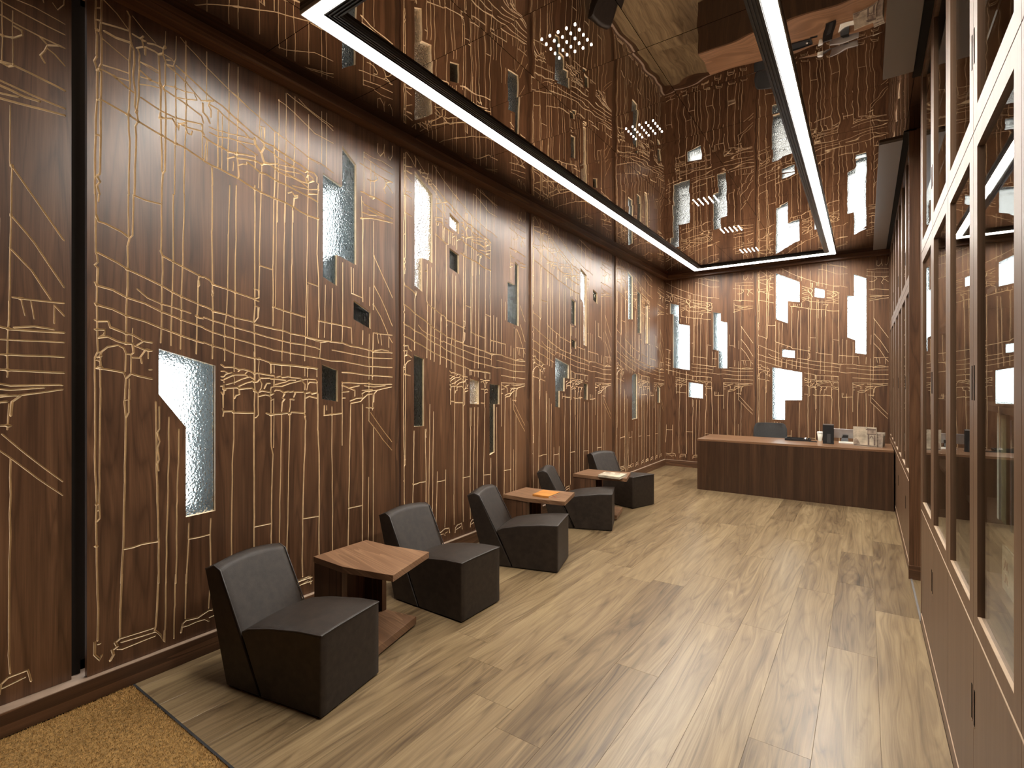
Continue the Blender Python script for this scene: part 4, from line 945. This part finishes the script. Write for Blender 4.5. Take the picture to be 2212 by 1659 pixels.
pk = at(1789, 959, z=DZ)
te = empty('card_terminal', (pk.x, pk.y + 0.03, DZ)); tag(te, 'tall upright black terminal on the reception desk', 'terminal')
MB().box(-0.065, 0.065, -0.012, 0.02, 0.0, 0.272).build('terminal_body', M['black'], te, 0.004)
MB().box(-0.062, 0.062, -0.014, -0.011, 0.258, 0.272).build('top_edge', M['grey_metal'], te)
MB().box(-0.016, 0.030, -0.020, -0.012, 0.01, 0.135).build('front_strip', M['charcoal'], te, 0.002)
MB().box(-0.065, 0.065, -0.03, 0.06, 0.0, 0.008).build('foot', M['black'], te)

pm = at(1823, 957, z=DZ)
mo = empty('desk_monitor', (pm.x, pm.y + 0.14, DZ)); tag(mo, 'low grey monitor seen from behind on the reception desk', 'monitor')
sl = MB(); sl.add([(-0.16, 0.0, 0.055), (0.16, 0.0, 0.055), (0.16, -0.03, 0.185), (-0.16, -0.03, 0.185), (-0.16, 0.012, 0.058), (0.16, 0.012, 0.058), (0.16, -0.018, 0.188), (-0.16, -0.018, 0.188)],
                  [(0, 1, 2, 3), (4, 7, 6, 5), (0, 4, 5, 1), (1, 5, 6, 2), (2, 6, 7, 3), (3, 7, 4, 0)])
sl.build('screen_back', M['grey_metal'], mo, 0.003)
MB().loft([[(-0.04, -0.06, 0.0), (0.05, -0.06, 0.0), (0.05, 0.05, 0.0), (-0.04, 0.05, 0.0)], [(-0.03, -0.03, 0.06), (0.045, -0.03, 0.06), (0.045, 0.0, 0.06), (-0.03, 0.0, 0.06)], [(-0.012, -0.034, 0.10), (0.05, -0.034, 0.10), (0.05, -0.012, 0.10), (-0.012, -0.012, 0.10)]], smooth=False).build('stand', M['black'], mo)
pp = at(1836, 957.5, z=DZ)
kb = empty('keyboard', (pp.x, pp.y - 0.005, DZ)); tag(kb, 'white keyboard lying before the grey monitor', 'keyboard')
MB().loft([[(-0.13, -0.05, 0), (0.13, -0.05, 0), (0.13, 0.05, 0), (-0.13, 0.05, 0)], [(-0.13, -0.05, 0.008), (0.13, -0.05, 0.008), (0.13, 0.05, 0.016), (-0.13, 0.05, 0.016)]], smooth=False).build('keyboard_body', M['white'], kb, 0.002)
for q in range(4):
    MB().box(-0.12, 0.12, -0.042 + q * 0.022, -0.025 + q * 0.022, 0.009 + q * 0.0018, 0.0125 + q * 0.0018).build('key_row', M['paper'], kb)
pq = at(1756, 955, z=DZ)
ph = empty('phone', (pq.x, pq.y + 0.02, DZ)); tag(ph, 'flat black phone lying between the tray and the cup', 'phone')
MB().box(-0.05, 0.05, -0.03, 0.03, 0, 0.010).build('phone_body', M['black'], ph, 0.003)
MB().box(-0.04, 0.04, -0.024, 0.024, 0.010, 0.0108).build('phone_screen', M['slot'], ph)

# card display with a brown etching of a column, and a row of cards behind it
c0 = at(1843, 962.5, z=DZ); c1 = at(1893.5, 966.5, z=DZ)
ax = (c1 - c0); wdt = ax.length; ang = math.atan2(ax.y, ax.x)
cd = empty('display_card', (c0.x, c0.y, DZ), ang); tag(cd, 'cream display card with a brown etching of a column', 'card')
HT = 0.258
MB().box(0, wdt, 0, 0.006, 0, HT).build('card_board', M['cream_print'], cd)
def pr(x0, x1, z0, z1, mat='ink', y=-0.0006):
    MB().box(x0 * wdt, x1 * wdt, y, -0.0001, z0 * HT, z1 * HT).build('print', M[mat], cd)
for k2 in range(9):
    pr(0.06 + 0.03 * (k2 % 3), 0.56 - 0.02 * (k2 % 4), 0.52 + k2 * 0.048, 0.527 + k2 * 0.048, 'ink_pale')
def poly_print(pts, mat='ink', y=-0.0007):
    MB().loft([[(x * wdt, y, z * HT) for x, z in pts], [(x * wdt, -0.0001, z * HT) for x, z in pts]], smooth=False).build('print', M[mat], cd)
poly_print([(0.52, 0.85), (0.62, 0.94), (0.98, 0.92), (0.98, 0.86), (0.62, 0.84)], 'ink')
poly_print([(0.62, 0.84), (0.98, 0.86), (0.98, 0.66), (0.60, 0.66)], 'ink_pale')
poly_print([(0.60, 0.66), (0.98, 0.66), (0.98, 0.62), (0.62, 0.60)], 'ink')
poly_print([(0.63, 0.60), (0.70, 0.60), (0.70, 0.08), (0.63, 0.08)], 'ink')
poly_print([(0.88, 0.60), (0.96, 0.60), (0.96, 0.08), (0.88, 0.08)], 'ink')
poly_print([(0.71, 0.42), (0.74, 0.54), (0.79, 0.58), (0.84, 0.54), (0.87, 0.42), (0.85, 0.42), (0.79, 0.52), (0.73, 0.42)], 'ink')
poly_print([(0.04, 0.08), (0.04, 0.32), (0.12, 0.40), (0.2, 0.34), (0.26, 0.22), (0.30, 0.10)], 'ink_pale')
poly_print([(0.02, 0.03), (0.02, 0.09), (0.6, 0.07), (0.98, 0.06), (0.98, 0.02)], 'ink')
rack_p = at(1898, 967, z=DZ)
for q in range(8):
    o = empty('brochure', (rack_p.x + 0.012 + 0.004 * q, rack_p.y + 0.03 + q * 0.035, DZ), ang)
    tag(o, 'small pale brochure standing in the row behind the display card', 'brochure', 'brochures behind the display card')
    MB().loft([[(-0.10, 0, 0), (0.03, 0, 0), (0.03, 0.006, 0), (-0.10, 0.006, 0)], [(-0.10, 0.03, 0.175), (0.03, 0.03, 0.175), (0.03, 0.036, 0.175), (-0.10, 0.036, 0.175)]], smooth=False).build('sheet', M['cream_print' if q % 2 else 'ink_pale'], o)

# office chair behind the desk
oc = empty('office_chair', (-1.27, 9.15, 0), math.radians(4)); tag(oc, 'grey upholstered office chair behind the reception desk', 'chair')
rings = []
for t_, w_, dy in ((0.0, 0.20, 0.0), (0.15, 0.235, 0.0), (0.5, 0.245, 0.015), (0.8, 0.24, 0.03), (0.95, 0.215, 0.04), (1.0, 0.185, 0.044)):
    z = 0.52 + t_ * 0.43; ring = []
    for q in range(9):
        x = -1 + q / 4; ring.append((x * w_, dy - 0.05 * x * x, z))
    for q in range(9):
        x = 1 - q / 4; ring.append((x * w_, dy - 0.05 * x * x + 0.045, z))
    rings.append(ring)
MB().loft(rings).build('backrest', M['charcoal'], oc)
cushion([(-0.23, 0.43), (0.22, 0.43), (0.24, 0.49), (-0.23, 0.50)], 0.46, 0.02).build('seat', M['charcoal'], oc).rotation_euler = (0, 0, -math.pi / 2)
MB().box(-0.04, 0.04, 0.10, 0.14, 0.42, 0.6).build('back_bracket', M['black'], oc)
MB().lathe([(0.03, 0.10), (0.03, 0.43)]).build('pedestal', M['chrome'], oc)
for q in range(5):
    a = 2 * math.pi * q / 5
    MB().tube([(0, 0, 0.12), (0.27 * math.cos(a), 0.27 * math.sin(a), 0.075)], 0.018).build('base_leg', M['black'], oc)
    MB().lathe([(0.001, 0.0), (0.02, 0.004), (0.026, 0.025), (0.02, 0.046), (0.006, 0.05), (0.006, 0.08)], 0.26 * math.cos(a), 0.26 * math.sin(a), 10).build('caster', M['black'], oc)

# ------------------------------------------------------------------ glazed cabinets on the right
FR = 0.075; RV = 0.010
def frame_door(parent, nm, y0, y1, z0, z1, hand=None, hz=None, bot=0.06, topr=0.07):
    g = 0.0015
    d = MB()
    d.box(XR, XR + 0.024, y0 + g, y0 + FR, z0 + g, z1 - g)
    d.box(XR, XR + 0.024, y1 - FR, y1 - g, z0 + g, z1 - g)
    d.box(XR, XR + 0.024, y0 + FR, y1 - FR, z0 + g, z0 + bot)
    d.box(XR, XR + 0.024, y0 + FR, y1 - FR, z1 - topr, z1 - g)
    o = d.build(nm, M['cabinet']); on(parent, o)
    pn = MB().box(XR + RV, XR + RV + 0.005, y0 + FR - 0.004, y1 - FR + 0.004, z0 + bot - 0.004, z1 - topr + 0.004).build('pane', M['glass'])
    sub(o, pn)
    bd = MB(); bd.box(XR + 0.0005, XR + RV, y0 + FR, y1 - FR, z0 + bot, z0 + bot + 0.0015)
    sub(o, bd.build('sill_edge', M['cabinet_edge']))
    if hand:
        yc = (y0 + 0.022) if hand < 0 else (y1 - 0.022)
        sub(o, MB().box(XR - 0.0012, XR + 0.01, yc - 0.006, yc + 0.006, hz - 0.06, hz + 0.06).build('slot_handle', M['slot']))
    return o
def sub(par, o):
    o.parent = par; o.matrix_parent_inverse = par.matrix_parent_inverse.copy() @ Matrix.Identity(4)
    o.matrix_parent_inverse = Matrix.Identity(4)
    return o
def cabinet(y0, y1, label, doors, x_in=0.78, near_end=False):
    root = empty('display_cabinet', (XR + 0.2, (y0 + y1) / 2, 0)); tag(root, label, 'cabinet', 'glazed walnut cabinets along the right side')
    xb_ = x_in
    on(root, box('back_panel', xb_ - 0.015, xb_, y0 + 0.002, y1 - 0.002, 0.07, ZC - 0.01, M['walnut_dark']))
    for q, yy in ((0, y0 + 0.002), (1, y1 - 0.020)):
        on(root, box('side_panel', XR + 0.026, xb_ - 0.015, yy, yy + 0.018, 0.07, ZC - 0.01, M['cabinet']))
    on(root, box('plinth', XR - 0.004, xb_, y0, y1, 0.0, 0.066, M['cabinet']))
    on(root, box('pale_ledge', XR - 0.003, XR + 0.02, y0, y1, 0.066, 0.0695, M['cabinet_edge']))
    on(root, box('pale_ledge', XR - 0.002, XR + 0.02, y0, y1, 0.755, 0.7585, M['cabinet_edge']))
    for z in (0.07, 0.762, 1.085, 1.50, 1.92, 2.452, 2.85, 3.25, ZC - 0.03):
        on(root, box('shelf', XR + 0.06 if z not in (0.07, 0.762, 2.452, ZC - 0.03) else XR + 0.026, xb_ - 0.015, y0 + 0.02, y1 - 0.02, z, z + 0.02, M['cabinet']))
    n = doors; w = (y1 - y0) / n
    for q in range(n):
        a, b = y0 + q * w, y0 + (q + 1) * w
        h = (1 if q == 0 else -1) if n == 2 else 1
        o = on(root, box('cupboard_door', XR, XR + 0.02, a + 0.0012, b - 0.0012, 0.0705, 0.7545, M['cabinet']))
        yc = (b - 0.025) if h > 0 else (a + 0.025)
        sub(o, MB().box(XR - 0.0012, XR + 0.01, yc - 0.007, yc + 0.007, 0.43, 0.55).build('slot_handle', M['slot']))
        sub(o, MB().box(XR - 0.0014, XR + 0.008, yc - 0.007, yc + 0.007, 0.424, 0.43).build('slot_lip', M['cabinet_edge']))
        frame_door(root, 'glass_door', a, b, 0.760, 2.458, h, 1.60)
        frame_door(root, 'upper_glass_door', a, b, 2.460, ZC - 0.012, h, 2.75, bot=0.07, topr=0.06)
    return root
NEAR = [(3.01, 4.33, 'tall glazed walnut cabinet beside the passage'), (1.69, 3.01, 'tall glazed walnut cabinet holding the olive and red books'), (0.37, 1.69, 'tall glazed walnut cabinet closest to the room entrance')]
for a, b, lab in NEAR: cabinet(a, b, lab, 2)
FARC = [(5.315, 6.63, 'first glazed walnut cabinet past the passage pier'), (6.63, 7.89, 'glazed walnut cabinet ending at the reception desk front'),
        (7.89, 9.15, 'glazed walnut cabinet standing beside the reception desk'), (9.15, 9.75, 'narrow glazed walnut cabinet in the back corner')]
for a, b, lab in FARC: cabinet(a, b, lab, 2 if b - a > 1 else 1)
tag(box('trim_8', XR - 0.002, 0.80, 4.33, PASS0, 0.0, ZC, M['cabinet']), kind='structure')

# books behind the glass of the second cabinet
def standing_book(name, y0, y1, x0, x1, z0, h, cover, label, text=None):
    root = empty(name, ((x0 + x1) / 2, (y0 + y1) / 2, z0)); tag(root, label, 'book')
    hx, hy = (x1 - x0) / 2, (y1 - y0) / 2
    MB().box(-hx, hx, -hy, -hy + 0.004, 0, h).build('cover', cover, root)
    MB().box(-hx, hx, hy - 0.004, hy, 0, h).build('cover', cover, root)
    MB().box(-hx, -hx + 0.004, -hy + 0.004, hy - 0.004, 0, h).build('spine', cover, root)
    MB().box(-hx + 0.004, hx - 0.01, -hy + 0.004, hy - 0.004, 0.004, h - 0.004).build('pages', M['paper'], root)
    if text:
        for q, line in enumerate(text):
            cu = bpy.data.curves.new('lettering', 'FONT'); cu.body = line; cu.size = 0.052; cu.extrude = 0.0004
            t = bpy.data.objects.new('lettering', cu); C.objects.link(t)
            dg = bpy.context.evaluated_depsgraph_get()
            me = bpy.data.meshes.new_from_object(t.evaluated_get(dg)); bpy.data.objects.remove(t)
            l = link('lettering', me, M['brick_red'], root)
            l.location = (-hx - 0.0006, hy - 0.03, 0.088 - 0.055 * q); l.rotation_euler = (math.pi / 2, 0, -math.pi / 2)
    return root
zs = 1.1055
standing_book('book', 2.515, 2.545, 0.395, 0.60, zs, 0.385, M['paper'], 'white book standing left of the olive book in the cabinet')
standing_book('book', 2.425, 2.505, 0.400, 0.62, zs, 0.38, M['olive'], 'olive patterned book standing in the glazed cabinet')
standing_book('book', 2.345, 2.405, 0.405, 0.60, zs, 0.385, M['brick_red'], 'brick red book standing in the glazed cabinet')
standing_book('book', 2.315, 2.335, 0.395, 0.60, zs, 0.37, M['white'], 'thin white book right of the brick red book in the cabinet')
standing_book('picture_book', 2.46, 2.80, 0.45, 0.475, 0.7825, 0.17, M['cream_print'], 'cream book with red lettering on the cabinet floor', ['JAK', 'UN'])
